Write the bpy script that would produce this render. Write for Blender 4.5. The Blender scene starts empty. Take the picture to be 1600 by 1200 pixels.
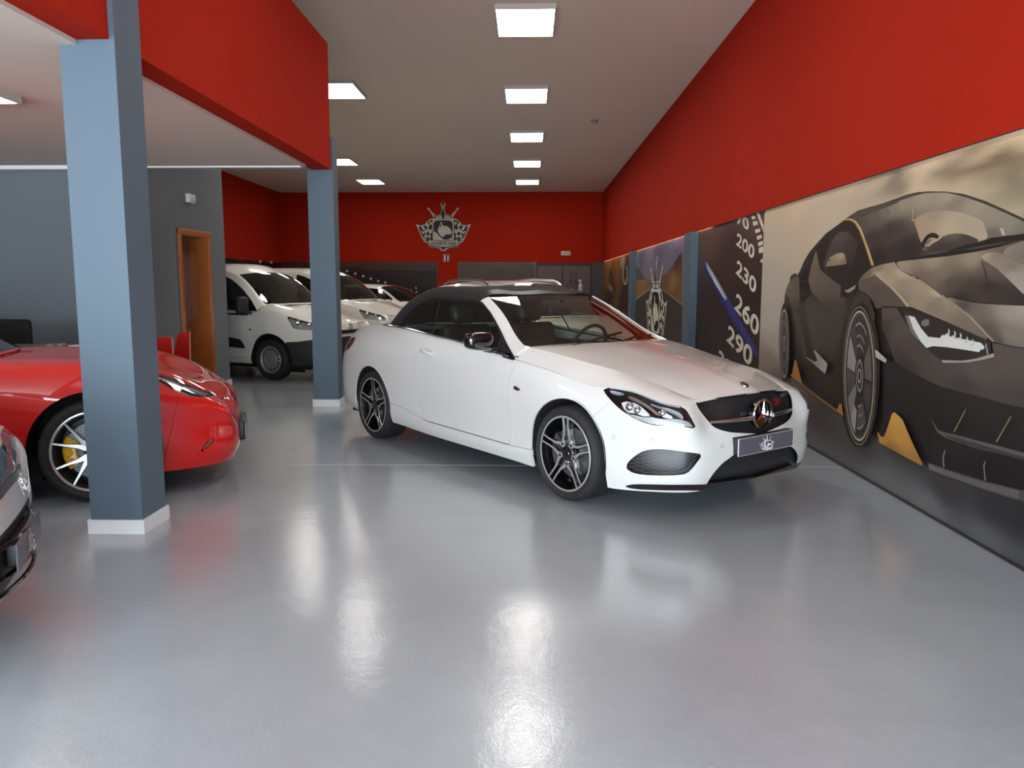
import bpy, bmesh, math, random
import numpy as np
from mathutils import Matrix, Vector
random.seed(7); rng = np.random.default_rng(7)
SC = bpy.context.scene
COL = SC.collection

# ---------------------------------------------------------------- camera
F_PX, VPX, VPY, CAM_H = 1240.0, 826.0, 446.0, 1.44
_yc = np.array([VPX-800.0, -(VPY-600.0), -F_PX]); _yc /= np.linalg.norm(_yc)
_zc = np.array([0.0, -_yc[2], _yc[1]]); _zc /= np.linalg.norm(_zc)
_xc = np.cross(_yc, _zc)
CAM_R = np.array([_xc, _yc, _zc])          # world = CAM_R @ camera
cam_data = bpy.data.cameras.new('camera')
cam = bpy.data.objects.new('camera', cam_data); COL.objects.link(cam)
cam_data.sensor_fit = 'HORIZONTAL'; cam_data.sensor_width = 36.0
cam_data.lens = 36.0*F_PX/1600.0
cam_data.clip_start = 0.05; cam_data.clip_end = 200
m = Matrix([list(CAM_R[0])+[0], list(CAM_R[1])+[0], list(CAM_R[2])+[CAM_H], [0, 0, 0, 1]])
cam.matrix_world = m
SC.camera = cam

# ---------------------------------------------------------------- world, exposure, daylight
SC.view_settings.view_transform = 'Standard'
SC.view_settings.look = 'None'
SC.view_settings.gamma = 1.0
SC.view_settings.use_curve_mapping = False
SC.view_settings.exposure = EXPOSURE = 0.0
SC.cycles.use_denoising = True
SC.cycles.max_bounces = 8; SC.cycles.diffuse_bounces = 4; SC.cycles.glossy_bounces = 5
SC.cycles.transparent_max_bounces = 16; SC.cycles.transmission_bounces = 6
SC.cycles.caustics_reflective = False; SC.cycles.caustics_refractive = False
SC.cycles.sample_clamp_indirect = 6.0
wd = bpy.data.worlds.new('world'); SC.world = wd; wd.use_nodes = True
wd.node_tree.nodes['Background'].inputs[0].default_value = (0.75, 0.86, 1.0, 1)
wd.node_tree.nodes['Background'].inputs[1].default_value = 0.6

DAY_POWER = 340.0       # daylight of each shop-front pane
PANEL_POWER = 18.5      # emission strength of the ceiling panels
STRIP_POWER = 5.0
def area_light(name, loc, rot, sx, sy, power, color):
    L = bpy.data.lights.new(name, 'AREA'); L.shape = 'RECTANGLE'; L.size = sx; L.size_y = sy
    L.energy = power; L.color = color
    o = bpy.data.objects.new(name, L); COL.objects.link(o); o.location = loc; o.rotation_euler = rot
    return o
WIN_X = [(-7.9, -5.5), (-5.3, -2.9), (-2.7, -0.3), (-0.1, 2.3)]
WALL_FRONT_Y = -3.6
for a, b in WIN_X:
    area_light('daylight', ((a+b)/2, WALL_FRONT_Y+0.12, 1.32), (math.radians(90), 0, 0), b-a-0.1, 2.1, DAY_POWER, (0.81, 0.91, 1.0))

# ---------------------------------------------------------------- pixel <-> world helpers
def ray(px, py): return CAM_R @ np.array([px-800.0, 600.0-py, -F_PX])
_C0 = np.array([0, 0, CAM_H])
def at_x(px, py, X): d = ray(px, py); return _C0 + d*(X/d[0])
def at_y(px, py, Y): d = ray(px, py); return _C0 + d*(Y/d[1])
def at_z(px, py, Z): d = ray(px, py); return _C0 + d*((Z-CAM_H)/d[2])
def proj(P):
    c = (np.atleast_2d(P)-_C0) @ CAM_R
    return np.stack([800+F_PX*c[:, 0]/-c[:, 2], 600-F_PX*c[:, 1]/-c[:, 2]], 1)

# ---------------------------------------------------------------- materials
def srgb(r, g, b):
    v = np.array([r, g, b], float)/255.0
    return tuple(np.where(v <= 0.04045, v/12.92, ((v+0.055)/1.055)**2.4))
MATS = {}
def mat(name, color=(0.8, 0.8, 0.8), rough=0.5, metal=0.0, coat=0.0, coat_rough=0.03, spec=0.5, emit=None, emit_s=0.0, noise=0.0, noise_scale=8.0, bump=0.0, bump_scale=60.0):
    if name in MATS: return MATS[name]
    M = bpy.data.materials.new(name); M.use_nodes = True
    nt = M.node_tree; p = nt.nodes['Principled BSDF']
    p.inputs['Base Color'].default_value = (*color, 1); p.inputs['Roughness'].default_value = rough
    p.inputs['Metallic'].default_value = metal; p.inputs['Coat Weight'].default_value = coat
    p.inputs['Coat Roughness'].default_value = coat_rough; p.inputs['Specular IOR Level'].default_value = spec
    if emit: p.inputs['Emission Color'].default_value = (*emit, 1); p.inputs['Emission Strength'].default_value = emit_s
    tc = None
    if noise or bump:
        tc = nt.nodes.new('ShaderNodeTexCoord')
    if noise:
        n = nt.nodes.new('ShaderNodeTexNoise'); n.inputs['Scale'].default_value = noise_scale; n.inputs['Detail'].default_value = 5
        r = nt.nodes.new('ShaderNodeMapRange'); r.inputs['To Min'].default_value = 1-noise; r.inputs['To Max'].default_value = 1+noise
        mx = nt.nodes.new('ShaderNodeMix'); mx.data_type = 'RGBA'; mx.blend_type = 'MULTIPLY'; mx.inputs['Factor'].default_value = 1
        nt.links.new(tc.outputs['Object'], n.inputs['Vector']); nt.links.new(n.outputs['Fac'], r.inputs['Value'])
        mx.inputs['A'].default_value = (*color, 1); nt.links.new(r.outputs['Result'], mx.inputs['B'])
        nt.links.new(mx.outputs['Result'], p.inputs['Base Color'])
    if bump:
        n = nt.nodes.new('ShaderNodeTexNoise'); n.inputs['Scale'].default_value = bump_scale; n.inputs['Detail'].default_value = 3
        b = nt.nodes.new('ShaderNodeBump'); b.inputs['Strength'].default_value = bump; b.inputs['Distance'].default_value = 0.01
        nt.links.new(tc.outputs['Object'], n.inputs['Vector']); nt.links.new(n.outputs['Fac'], b.inputs['Height'])
        nt.links.new(b.outputs['Normal'], p.inputs['Normal'])
    MATS[name] = M
    return M
def glass_mat(name, tint=(0.8, 0.85, 0.82), f0=0.06, rough=0.0):
    if name in MATS: return MATS[name]
    M = bpy.data.materials.new(name); M.use_nodes = True; nt = M.node_tree
    nt.nodes.clear()
    out = nt.nodes.new('ShaderNodeOutputMaterial'); mix = nt.nodes.new('ShaderNodeMixShader')
    tr = nt.nodes.new('ShaderNodeBsdfTransparent'); tr.inputs[0].default_value = (*tint, 1)
    gl = nt.nodes.new('ShaderNodeBsdfGlossy'); gl.inputs['Roughness'].default_value = rough
    gl.inputs['Color'].default_value = (1, 1, 1, 1)
    # Schlick reflectance from the angle, the same from both sides of the thin pane
    ge = nt.nodes.new('ShaderNodeNewGeometry'); dp = nt.nodes.new('ShaderNodeVectorMath'); dp.operation = 'DOT_PRODUCT'
    nt.links.new(ge.outputs['Normal'], dp.inputs[0]); nt.links.new(ge.outputs['Incoming'], dp.inputs[1])
    def mth(op, a, b=None):
        n = nt.nodes.new('ShaderNodeMath'); n.operation = op
        for k, v in enumerate((a, b)):
            if v is None: continue
            if isinstance(v, (int, float)): n.inputs[k].default_value = v
            else: nt.links.new(v, n.inputs[k])
        return n.outputs[0]
    c = mth('ABSOLUTE', dp.outputs['Value']); q = mth('POWER', mth('SUBTRACT', 1.0, c), 5.0)
    r_ = mth('ADD', mth('MULTIPLY', q, 1-f0), f0)
    nt.links.new(r_, mix.inputs[0])
    nt.links.new(tr.outputs[0], mix.inputs[1]); nt.links.new(gl.outputs[0], mix.inputs[2]); nt.links.new(mix.outputs[0], out.inputs[0])
    MATS[name] = M
    return M
def print_mat(name='printed_vinyl', rough=0.42, coat=0.0):
    if name in MATS: return MATS[name]
    M = bpy.data.materials.new(name); M.use_nodes = True; nt = M.node_tree; p = nt.nodes['Principled BSDF']
    a = nt.nodes.new('ShaderNodeAttribute'); a.attribute_name = 'Col'
    nt.links.new(a.outputs['Color'], p.inputs['Base Color']); p.inputs['Roughness'].default_value = rough
    p.inputs['Coat Weight'].default_value = coat; p.inputs['Specular IOR Level'].default_value = 0.35
    MATS[name] = M
    return M
def mesh_grille_mat(name, scale, hole=(0.004, 0.004, 0.005), bar=(0.05, 0.05, 0.055), width=0.12):
    if name in MATS: return MATS[name]
    M = bpy.data.materials.new(name); M.use_nodes = True; nt = M.node_tree; p = nt.nodes['Principled BSDF']
    tc = nt.nodes.new('ShaderNodeTexCoord'); mp = nt.nodes.new('ShaderNodeMapping'); mp.inputs['Scale'].default_value = (0.0001, 1.0, 1.5)
    v = nt.nodes.new('ShaderNodeTexVoronoi'); v.feature = 'DISTANCE_TO_EDGE'; v.inputs['Scale'].default_value = scale; v.inputs['Randomness'].default_value = 0.0
    # staggered lattice: shear y by z so that cells become diamonds
    mp.inputs['Rotation'].default_value = (math.radians(45), 0, 0)
    r = nt.nodes.new('ShaderNodeMath'); r.operation = 'LESS_THAN'; r.inputs[1].default_value = width
    mx = nt.nodes.new('ShaderNodeMix'); mx.data_type = 'RGBA'; mx.inputs['A'].default_value = (*hole, 1); mx.inputs['B'].default_value = (*bar, 1)
    nt.links.new(tc.outputs['Object'], mp.inputs['Vector']); nt.links.new(mp.outputs[0], v.inputs['Vector'])
    nt.links.new(v.outputs['Distance'], r.inputs[0]); nt.links.new(r.outputs[0], mx.inputs['Factor'])
    nt.links.new(mx.outputs['Result'], p.inputs['Base Color'])
    b = nt.nodes.new('ShaderNodeBump'); b.inputs['Strength'].default_value = 0.8; b.inputs['Distance'].default_value = 0.01
    nt.links.new(r.outputs[0], b.inputs['Height']); nt.links.new(b.outputs['Normal'], p.inputs['Normal'])
    p.inputs['Roughness'].default_value = 0.35
    MATS[name] = M
    return M

# ---------------------------------------------------------------- object helpers
def link(name, me, material=None, parent=None, loc=None, rot=None):
    o = bpy.data.objects.new(name, me); COL.objects.link(o)
    if material is not None and me is not None:
        for mm in (material if isinstance(material, (list, tuple)) else [material]): me.materials.append(mm)
    if parent is not None: o.parent = parent
    if loc is not None: o.location = loc
    if rot is not None: o.rotation_euler = rot
    return o
def tag(o, label=None, cat=None, group=None, kind=None):
    if label: o['label'] = label
    if cat: o['category'] = cat
    if group: o['group'] = group
    if kind: o['kind'] = kind
    return o
def empty(name, loc=(0, 0, 0), rz=0.0, parent=None):
    o = bpy.data.objects.new(name, None); COL.objects.link(o); o.location = loc; o.rotation_euler = (0, 0, rz)
    if parent is not None: o.parent = parent
    o.empty_display_size = 0.2
    return o
def copy_tree(o, parent=None):
    c = o.copy(); COL.objects.link(c)
    if parent is not None: c.parent = parent
    for ch in list(o.children): copy_tree(ch, c)
    return c
class MB:
    """collects simple solids into one mesh"""
    def __init__(s): s.v = []; s.f = []; s.smooth = []; s.mi = []
    def add(s, V, F, smooth=False, mi=0):
        n = len(s.v); s.v += [tuple(map(float, p)) for p in V]
        for f in F: s.f.append(tuple(i+n for i in f)); s.smooth.append(smooth); s.mi.append(mi)
        return s
    def box(s, a, b, mi=0, bev=0.0):
        x0, y0, z0 = np.minimum(a, b); x1, y1, z1 = np.maximum(a, b)
        if bev <= 0:
            V = [(x0, y0, z0), (x1, y0, z0), (x1, y1, z0), (x0, y1, z0), (x0, y0, z1), (x1, y0, z1), (x1, y1, z1), (x0, y1, z1)]
            F = [(0, 3, 2, 1), (4, 5, 6, 7), (0, 1, 5, 4), (1, 2, 6, 5), (2, 3, 7, 6), (3, 0, 4, 7)]
            return s.add(V, F, False, mi)
        bm = bmesh.new(); bmesh.ops.create_cube(bm, size=1.0)
        for v in bm.verts: v.co = Vector(((x0+x1)/2+v.co.x*(x1-x0), (y0+y1)/2+v.co.y*(y1-y0), (z0+z1)/2+v.co.z*(z1-z0)))
        bev = min(bev, 0.49*min(x1-x0, y1-y0, z1-z0))
        bmesh.ops.bevel(bm, geom=list(bm.edges), offset=bev, segments=3, profile=0.5, affect='EDGES')
        return s.bm(bm, mi)
    def bm(s, bm, mi=0, smooth=True):
        bm.verts.ensure_lookup_table(); bm.verts.index_update()
        s.add([v.co for v in bm.verts], [tuple(v.index for v in f.verts) for f in bm.faces], smooth, mi); bm.free()
        return s
    def tube(s, pts, r, n=8, mi=0, cap=True):
        pts = [np.array(p, float) for p in pts]; V = []; F = []
        rs = r if hasattr(r, '__len__') else [r]*len(pts)
        up = np.array([0, 0, 1.0])
        for i, p in enumerate(pts):
            t = pts[min(i+1, len(pts)-1)]-pts[max(i-1, 0)]; t = t/np.linalg.norm(t)
            a = np.cross(t, up)
            if np.linalg.norm(a) < 1e-3: a = np.cross(t, [1.0, 0, 0])
            a /= np.linalg.norm(a); b = np.cross(a, t)
            for k in range(n):
                th = 2*math.pi*k/n; V.append(p+rs[i]*(math.cos(th)*a+math.sin(th)*b))
        for i in range(len(pts)-1):
            for k in range(n):
                F.append((i*n+k, i*n+(k+1) % n, (i+1)*n+(k+1) % n, (i+1)*n+k))
        if cap: F.append(tuple(range(n-1, -1, -1))); F.append(tuple((len(pts)-1)*n+k for k in range(n)))
        return s.add(V, F, True, mi)
    def lathe(s, prof, n=48, axis='y', mi=0, close=False, a0=0.0, a1=2*math.pi):
        """prof: (r, h) pairs; revolved about the axis"""
        full = abs(a1-a0-2*math.pi) < 1e-6; m = n if full else n+1
        V = []; F = []
        for k in range(m):
            th = a0+(a1-a0)*k/n; c, sn = math.cos(th), math.sin(th)
            for r, h in prof:
                V.append({'y': (r*c, h, r*sn), 'z': (r*c, r*sn, h), 'x': (h, r*c, r*sn)}[axis])
        q = len(prof)
        for k in range(n):
            k2 = (k+1) % m if full else k+1
            for j in range(q-1+(1 if close else 0)):
                j2 = (j+1) % q
                F.append((k*q+j, k*q+j2, k2*q+j2, k2*q+j))
        return s.add(V, F, True, mi)
    def prism(s, poly, axis_fn, h0, h1, mi=0, mi_side=None, smooth=False):
        """poly: 2D points; axis_fn(u, v, h) -> xyz"""
        n = len(poly); V = [axis_fn(u, v, h0) for u, v in poly]+[axis_fn(u, v, h1) for u, v in poly]
        s.add(V, [tuple(range(n))], smooth, mi); s.f[-1] = tuple(reversed(s.f[-1]))
        b = len(s.v)-2*n
        s.f.append(tuple(b+n+i for i in range(n))); s.smooth.append(smooth); s.mi.append(mi)
        for i in range(n):
            j = (i+1) % n
            s.f.append((b+i, b+j, b+n+j, b+n+i)); s.smooth.append(smooth); s.mi.append(mi if mi_side is None else mi_side)
        return s
    def mesh(s, name):
        me = bpy.data.meshes.new(name); me.from_pydata(s.v, [], s.f)
        me.polygons.foreach_set('use_smooth', s.smooth); me.polygons.foreach_set('material_index', s.mi)
        bm = bmesh.new(); bm.from_mesh(me); bmesh.ops.recalc_face_normals(bm, faces=bm.faces); bm.to_mesh(me); bm.free()
        me.update(); return me
    def build(s, name, material, parent=None, loc=None, rot=None, sharp=35):
        me = s.mesh(name)
        if any(s.smooth): me.set_sharp_from_angle(angle=math.radians(sharp))
        return link(name, me, material, parent, loc, rot)

# ---------------------------------------------------------------- surfaces that can be cut
def spl(t, P, tt):
    """natural cubic spline through P (n,k) at t"""
    n = len(t); P = np.asarray(P, float); h = np.diff(t)
    A = np.zeros((n, n)); B = np.zeros((n, P.shape[1])); A[0, 0] = A[-1, -1] = 1
    for i in range(1, n-1):
        A[i, i-1] = h[i-1]; A[i, i] = 2*(h[i-1]+h[i]); A[i, i+1] = h[i]
        B[i] = 6*((P[i+1]-P[i])/h[i]-(P[i]-P[i-1])/h[i-1])
    Mm = np.linalg.solve(A, B)
    k = np.clip(np.searchsorted(t, tt, side='right')-1, 0, n-2)
    hk = h[k][:, None]; a = ((t[k+1]-tt)[:, None])/hk; b = 1-a
    return a*P[k]+b*P[k+1]+((a**3-a)*Mm[k]+(b**3-b)*Mm[k+1])*hk**2/6
def pch(t, P, tt):
    """monotone cubic (PCHIP)"""
    n = len(t); P = np.asarray(P, float); h = np.diff(t)[:, None]; dl = np.diff(P, axis=0)/h
    D = np.zeros_like(P)
    if n == 2: D[:] = dl[0]
    else:
        for i in range(1, n-1):
            w1 = 2*h[i]+h[i-1]; w2 = h[i]+2*h[i-1]
            ok = dl[i-1]*dl[i] > 0
            with np.errstate(divide='ignore', invalid='ignore'):
                D[i] = np.where(ok, (w1+w2)/(w1/dl[i-1]+w2/dl[i]), 0)
        D[0] = dl[0]; D[-1] = dl[-1]
    k = np.clip(np.searchsorted(t, tt, side='right')-1, 0, n-2); hk = h[k]; s = ((tt-t[k])[:, None])/hk
    return ((1+2*s)*(1-s)**2)*P[k]+(s*(1-s)**2)*hk*D[k]+(s*s*(3-2*s))*P[k+1]+(s*s*(s-1))*hk*D[k+1]
def chord(P): 
    d = np.linalg.norm(np.diff(P, axis=0), axis=2).mean(1); return np.concatenate([[0], np.cumsum(np.maximum(d, 1e-4))])
def net(C, step=0.025, mirror_u=(False, False), mirror_v=(False, False), fu=spl, fv=spl, nu=None, nv=None):
    """dense grid through a control net C[ns][nl][3]; mirrored ghosts keep the surface smooth over the centre line (w=0)"""
    C = np.asarray(C, float); fl = np.array([1, -1, 1.0])
    tu = chord(C); tv = chord(C.transpose(1, 0, 2))
    nu = nu or max(4, int(tu[-1]/step)); nv = nv or max(3, int(tv[-1]/step))
    uu = np.linspace(0, tu[-1], nu); vv = np.linspace(0, tv[-1], nv)
    def ext(t, A, mir):
        a = A; tt = t
        if mir[1]: a = np.concatenate([a, (A[::-1]*fl)[1:4]]); tt = np.concatenate([tt, 2*t[-1]-t[::-1][1:4]])
        if mir[0]: a = np.concatenate([(A[1:4]*fl)[::-1], a]); tt = np.concatenate([(-t[1:4])[::-1], tt])
        return tt, a
    t1, A = ext(tu, C, mirror_u)
    D = fu(t1, A.reshape(len(t1), -1), uu).reshape(nu, C.shape[1], 3)
    D2 = D.transpose(1, 0, 2); t2, A = ext(tv, D2, mirror_v)
    G = fv(t2, A.reshape(len(t2), -1), vv).reshape(nv, nu, 3).transpose(1, 0, 2)
    if mirror_u[0]: G[0, :, 1] = 0
    if mirror_u[1]: G[-1, :, 1] = 0
    if mirror_v[0]: G[:, 0, 1] = 0
    if mirror_v[1]: G[:, -1, 1] = 0
    return G
class Surf:
    def __init__(s, V, F, N, A): s.V, s.F, s.N, s.A = V, F, N, A
    @staticmethod
    def grid(G, center=None):
        nu, nv = G.shape[:2]
        du = np.gradient(G, axis=0); dv = np.gradient(G, axis=1); N = np.cross(du, dv)
        L = np.linalg.norm(N, axis=2, keepdims=True); bad = (L[..., 0] < 1e-12)
        N = N/np.maximum(L, 1e-12)
        if bad.any():
            for _ in range(3):
                Nn = N.copy()
                for i, j in zip(*np.where(bad)):
                    acc = sum(N[a, b] for a, b in ((i-1, j), (min(i+1, nu-1), j), (i, j-1), (i, min(j+1, nv-1))) if a >= 0 and b >= 0)
                    l = np.linalg.norm(acc)
                    if l > 1e-6: Nn[i, j] = acc/l
                N = Nn
        U, Vv = np.meshgrid(np.linspace(0, 1, nu), np.linspace(0, 1, nv), indexing='ij')
        V = G.reshape(-1, 3).copy(); N = N.reshape(-1, 3)
        F = []
        for i in range(nu-1):
            for j in range(nv-1): F.append((i*nv+j, (i+1)*nv+j, (i+1)*nv+j+1, i*nv+j+1))
        c = np.array([V[:, 0].mean(), 0, 0.45]) if center is None else np.array(center)
        if np.sum(N*(V-c)) < 0: N = -N; F = [f[::-1] for f in F]
        return Surf(V, F, N, np.stack([U.ravel(), Vv.ravel()], 1))
    def copy(s): return Surf(s.V.copy(), list(s.F), s.N.copy(), s.A.copy())
    def join(s, o):
        n = len(s.V)
        return Surf(np.concatenate([s.V, o.V]), s.F+[tuple(i+n for i in f) for f in o.F], np.concatenate([s.N, o.N]), np.concatenate([s.A, o.A]))
    def compact(s):
        used = sorted({i for f in s.F for i in f}); mp = {k: i for i, k in enumerate(used)}
        u = np.array(used, int)
        return Surf(s.V[u] if len(u) else np.zeros((0, 3)), [tuple(mp[i] for i in f) for f in s.F], s.N[u] if len(u) else np.zeros((0, 3)), s.A[u] if len(u) else np.zeros((0, 2)))
    def clip(s, d):
        """keep where d <= 0"""
        d = np.where(np.abs(d) < 1e-7, -1e-7, d); ins = (d <= 0)
        V = list(s.V); N = list(s.N); A = list(s.A); cache = {}; F = []
        il = ins.tolist()
        def cut(i, j):
            k = (i, j) if i < j else (j, i)
            if k not in cache:
                a, b = k; t = d[a]/(d[a]-d[b]); cache[k] = len(V)
                V.append(s.V[a]+t*(s.V[b]-s.V[a])); n = s.N[a]+t*(s.N[b]-s.N[a]); N.append(n/max(np.linalg.norm(n), 1e-9)); A.append(s.A[a]+t*(s.A[b]-s.A[a]))
            return cache[k]
        for f in s.F:
            c = sum(il[i] for i in f)
            if c == len(f): F.append(f)
            elif c:
                g = []
                for q in range(len(f)):
                    i, j = f[q], f[(q+1) % len(f)]
                    if il[i]: g.append(i)
                    if il[i] != il[j]: g.append(cut(i, j))
                if len(g) > 2: F.append(tuple(g))
        return Surf(np.array(V), F, np.array(N), np.array(A)).compact()
    def split(s, d, gap=0.0015): return s.clip(d+gap), s.clip(-d+gap)
    def offset(s, h): return Surf(s.V+s.N*h, list(s.F), s.N, s.A)
    def border(s):
        e = {}
        for f in s.F:
            for q in range(len(f)):
                i, j = f[q], f[(q+1) % len(f)]; k = (min(i, j), max(i, j))
                e[k] = None if k in e else (i, j)
        return [v for v in e.values() if v is not None]
    def flange(s, h, seam=1e-4):
        """folds the free border inwards by h (not along the centre line)"""
        V = []; F = []; N = []
        for i, j in s.border():
            if abs(s.V[i][1]) < seam and abs(s.V[j][1]) < seam: continue
            a, b = s.V[i], s.V[j]; a2, b2 = a-s.N[i]*h, b-s.N[j]*h
            n = np.cross(b-a, a2-a); l = np.linalg.norm(n)
            if l < 1e-12: continue
            k = len(V); V += [a, b, b2, a2]; N += [-n/l]*4; F.append((k, k+3, k+2, k+1))
        if not F: return s
        return s.join(Surf(np.array(V), F, np.array(N), np.zeros((len(V), 2))))
    def mesh(s, name, mirror=True, colors=None):
        V, N, F = s.V, s.N, s.F; sg = np.array([1, -1, 1.0])
        VV = V*sg; NN = N*sg; FF = [f[::-1] for f in F]
        if mirror == 'left': VV, NN, FF = V, N, F
        elif mirror:
            n = len(V); on = np.abs(V[:, 1]) < 1e-5; idx = np.where(on, np.arange(n), n+np.cumsum(~on)-1)
            NN = NN.copy(); NN[on, 1] = 0; NN[on] /= np.maximum(np.linalg.norm(NN[on], axis=1, keepdims=True), 1e-9)
            VV = np.concatenate([VV, V[~on]]); NN = np.concatenate([NN, N[~on]]); FF = FF+[tuple(int(idx[i]) for i in f) for f in F]
        me = bpy.data.meshes.new(name); me.from_pydata(VV.tolist(), [], FF)
        me.polygons.foreach_set('use_smooth', [True]*len(FF))
        me.normals_split_custom_set_from_vertices(NN.tolist()); me.update()
        return me
    def build(s, name, material, parent=None, mirror=True, loc=None): 
        return link(name, s.mesh(name, mirror), material, parent, loc)

def pair(S, name, m_, parent, fl=0.0):
    """the right-hand piece and its mirror image as two objects; parent may be a (right, left) pair"""
    pr_ = parent if isinstance(parent, (list, tuple)) else (parent, parent)
    if fl: S = S.flange(fl)
    if not len(S.V): return (None, None)
    return (link(name, S.mesh(name, False), m_, pr_[0]), link(name, S.mesh(name, 'left'), m_, pr_[1]))
def sdf_poly(P, poly):
    poly = np.asarray(poly, float); P = np.asarray(P, float); n = len(poly)
    d = np.full(len(P), 1e18); ins = np.zeros(len(P), bool)
    for i in range(n):
        a, b = poly[i], poly[(i+1) % n]; e = b-a; w = P-a
        t = np.clip((w@e)/max(e@e, 1e-12), 0, 1); q = w-t[:, None]*e
        d = np.minimum(d, (q**2).sum(1))
        c = (a[1] > P[:, 1]) != (b[1] > P[:, 1])
        with np.errstate(divide='ignore', invalid='ignore'):
            xi = (b[0]-a[0])*(P[:, 1]-a[1])/(b[1]-a[1])+a[0]
        ins ^= c & (P[:, 0] < xi)
    return np.where(ins, -1, 1)*np.sqrt(d)
def chaikin(p, n=2, closed=True):
    p = [np.array(q, float) for q in p]
    for _ in range(n):
        o = []
        m = len(p)
        if not closed: o.append(p[0])
        for i in range(m if closed else m-1):
            a, b = p[i], p[(i+1) % m]; o += [0.75*a+0.25*b, 0.25*a+0.75*b]
        if not closed: o.append(p[-1])
        p = o
    return p
def smooth_line(pts, n):
    pts = np.array(pts, float); t = np.concatenate([[0], np.cumsum(np.linalg.norm(np.diff(pts, axis=0), axis=1))])
    return spl(t, pts, np.linspace(0, t[-1], n))
class Frame:
    """car frame: x forward from the front axle, w to the car's right, z up"""
    def __init__(s, O, ang):
        s.O = np.array([O[0], O[1], 0.0]); s.ang = ang
        s.M = np.array([[math.cos(ang), math.sin(ang), 0], [math.sin(ang), -math.cos(ang), 0], [0, 0, 1.0]])
    def world(s, p): return s.O+np.atleast_2d(p)@s.M
    def px(s, p): return proj(s.world(p))
    def at(s, px, py, x=None, w=None, z=None):
        c = s.M@(_C0-s.O); e = s.M@ray(px, py)
        t = (x-c[0])/e[0] if x is not None else (w-c[1])/e[1] if w is not None else (z-c[2])/e[2]
        return c+t*e
    def f_px(s, S, poly):            # metres, roughly
        P = s.px(S.V); D = np.linalg.norm(s.world(S.V)-_C0, axis=1)
        return sdf_poly(P, poly)*D/F_PX
def f_xz(S, poly): return sdf_poly(S.V[:, [0, 2]], poly)
def f_wz(S, poly): return sdf_poly(S.V[:, [1, 2]], poly)
def f_arch(S, xc, zc, R):
    x = S.V[:, 0]-xc; z = S.V[:, 2]-zc
    return np.where(z > 0, np.hypot(x, z), np.abs(x))-R
def loc3(p): return (p[0], -p[1], p[2])       # car coordinates -> blender local
# ================================================================ ROOM
RX, LX, FY, BY, CZ = 2.50, -8.45, WALL_FRONT_Y, 27.35, 4.57     # red wall face, left wall, shop front, back wall, ceiling
MX = 2.53                                                          # mural face (the red wall above stands proud)
BAND = 2.235                                                       # lower edge of the red band
red = mat('red_wall_paint', srgb(174, 38, 19), 0.85, spec=0.10, noise=0.05, noise_scale=1.5, bump=0.05, bump_scale=140)
greyblue = mat('grey_blue_paint', srgb(90, 106, 119), 0.6, spec=0.3, noise=0.04, noise_scale=2.0, bump=0.04, bump_scale=140)
ceil_m = mat('ceiling_paint', srgb(226, 211, 197), 0.85, spec=0.2, noise=0.04, noise_scale=0.7)
white_trim = mat('white_skirting', srgb(226, 228, 228), 0.4)
dark_panel = mat('dark_brown_panel', srgb(62, 44, 40), 0.35, noise=0.06)
black_m = mat('black_plastic', srgb(22, 22, 23), 0.5)

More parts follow.
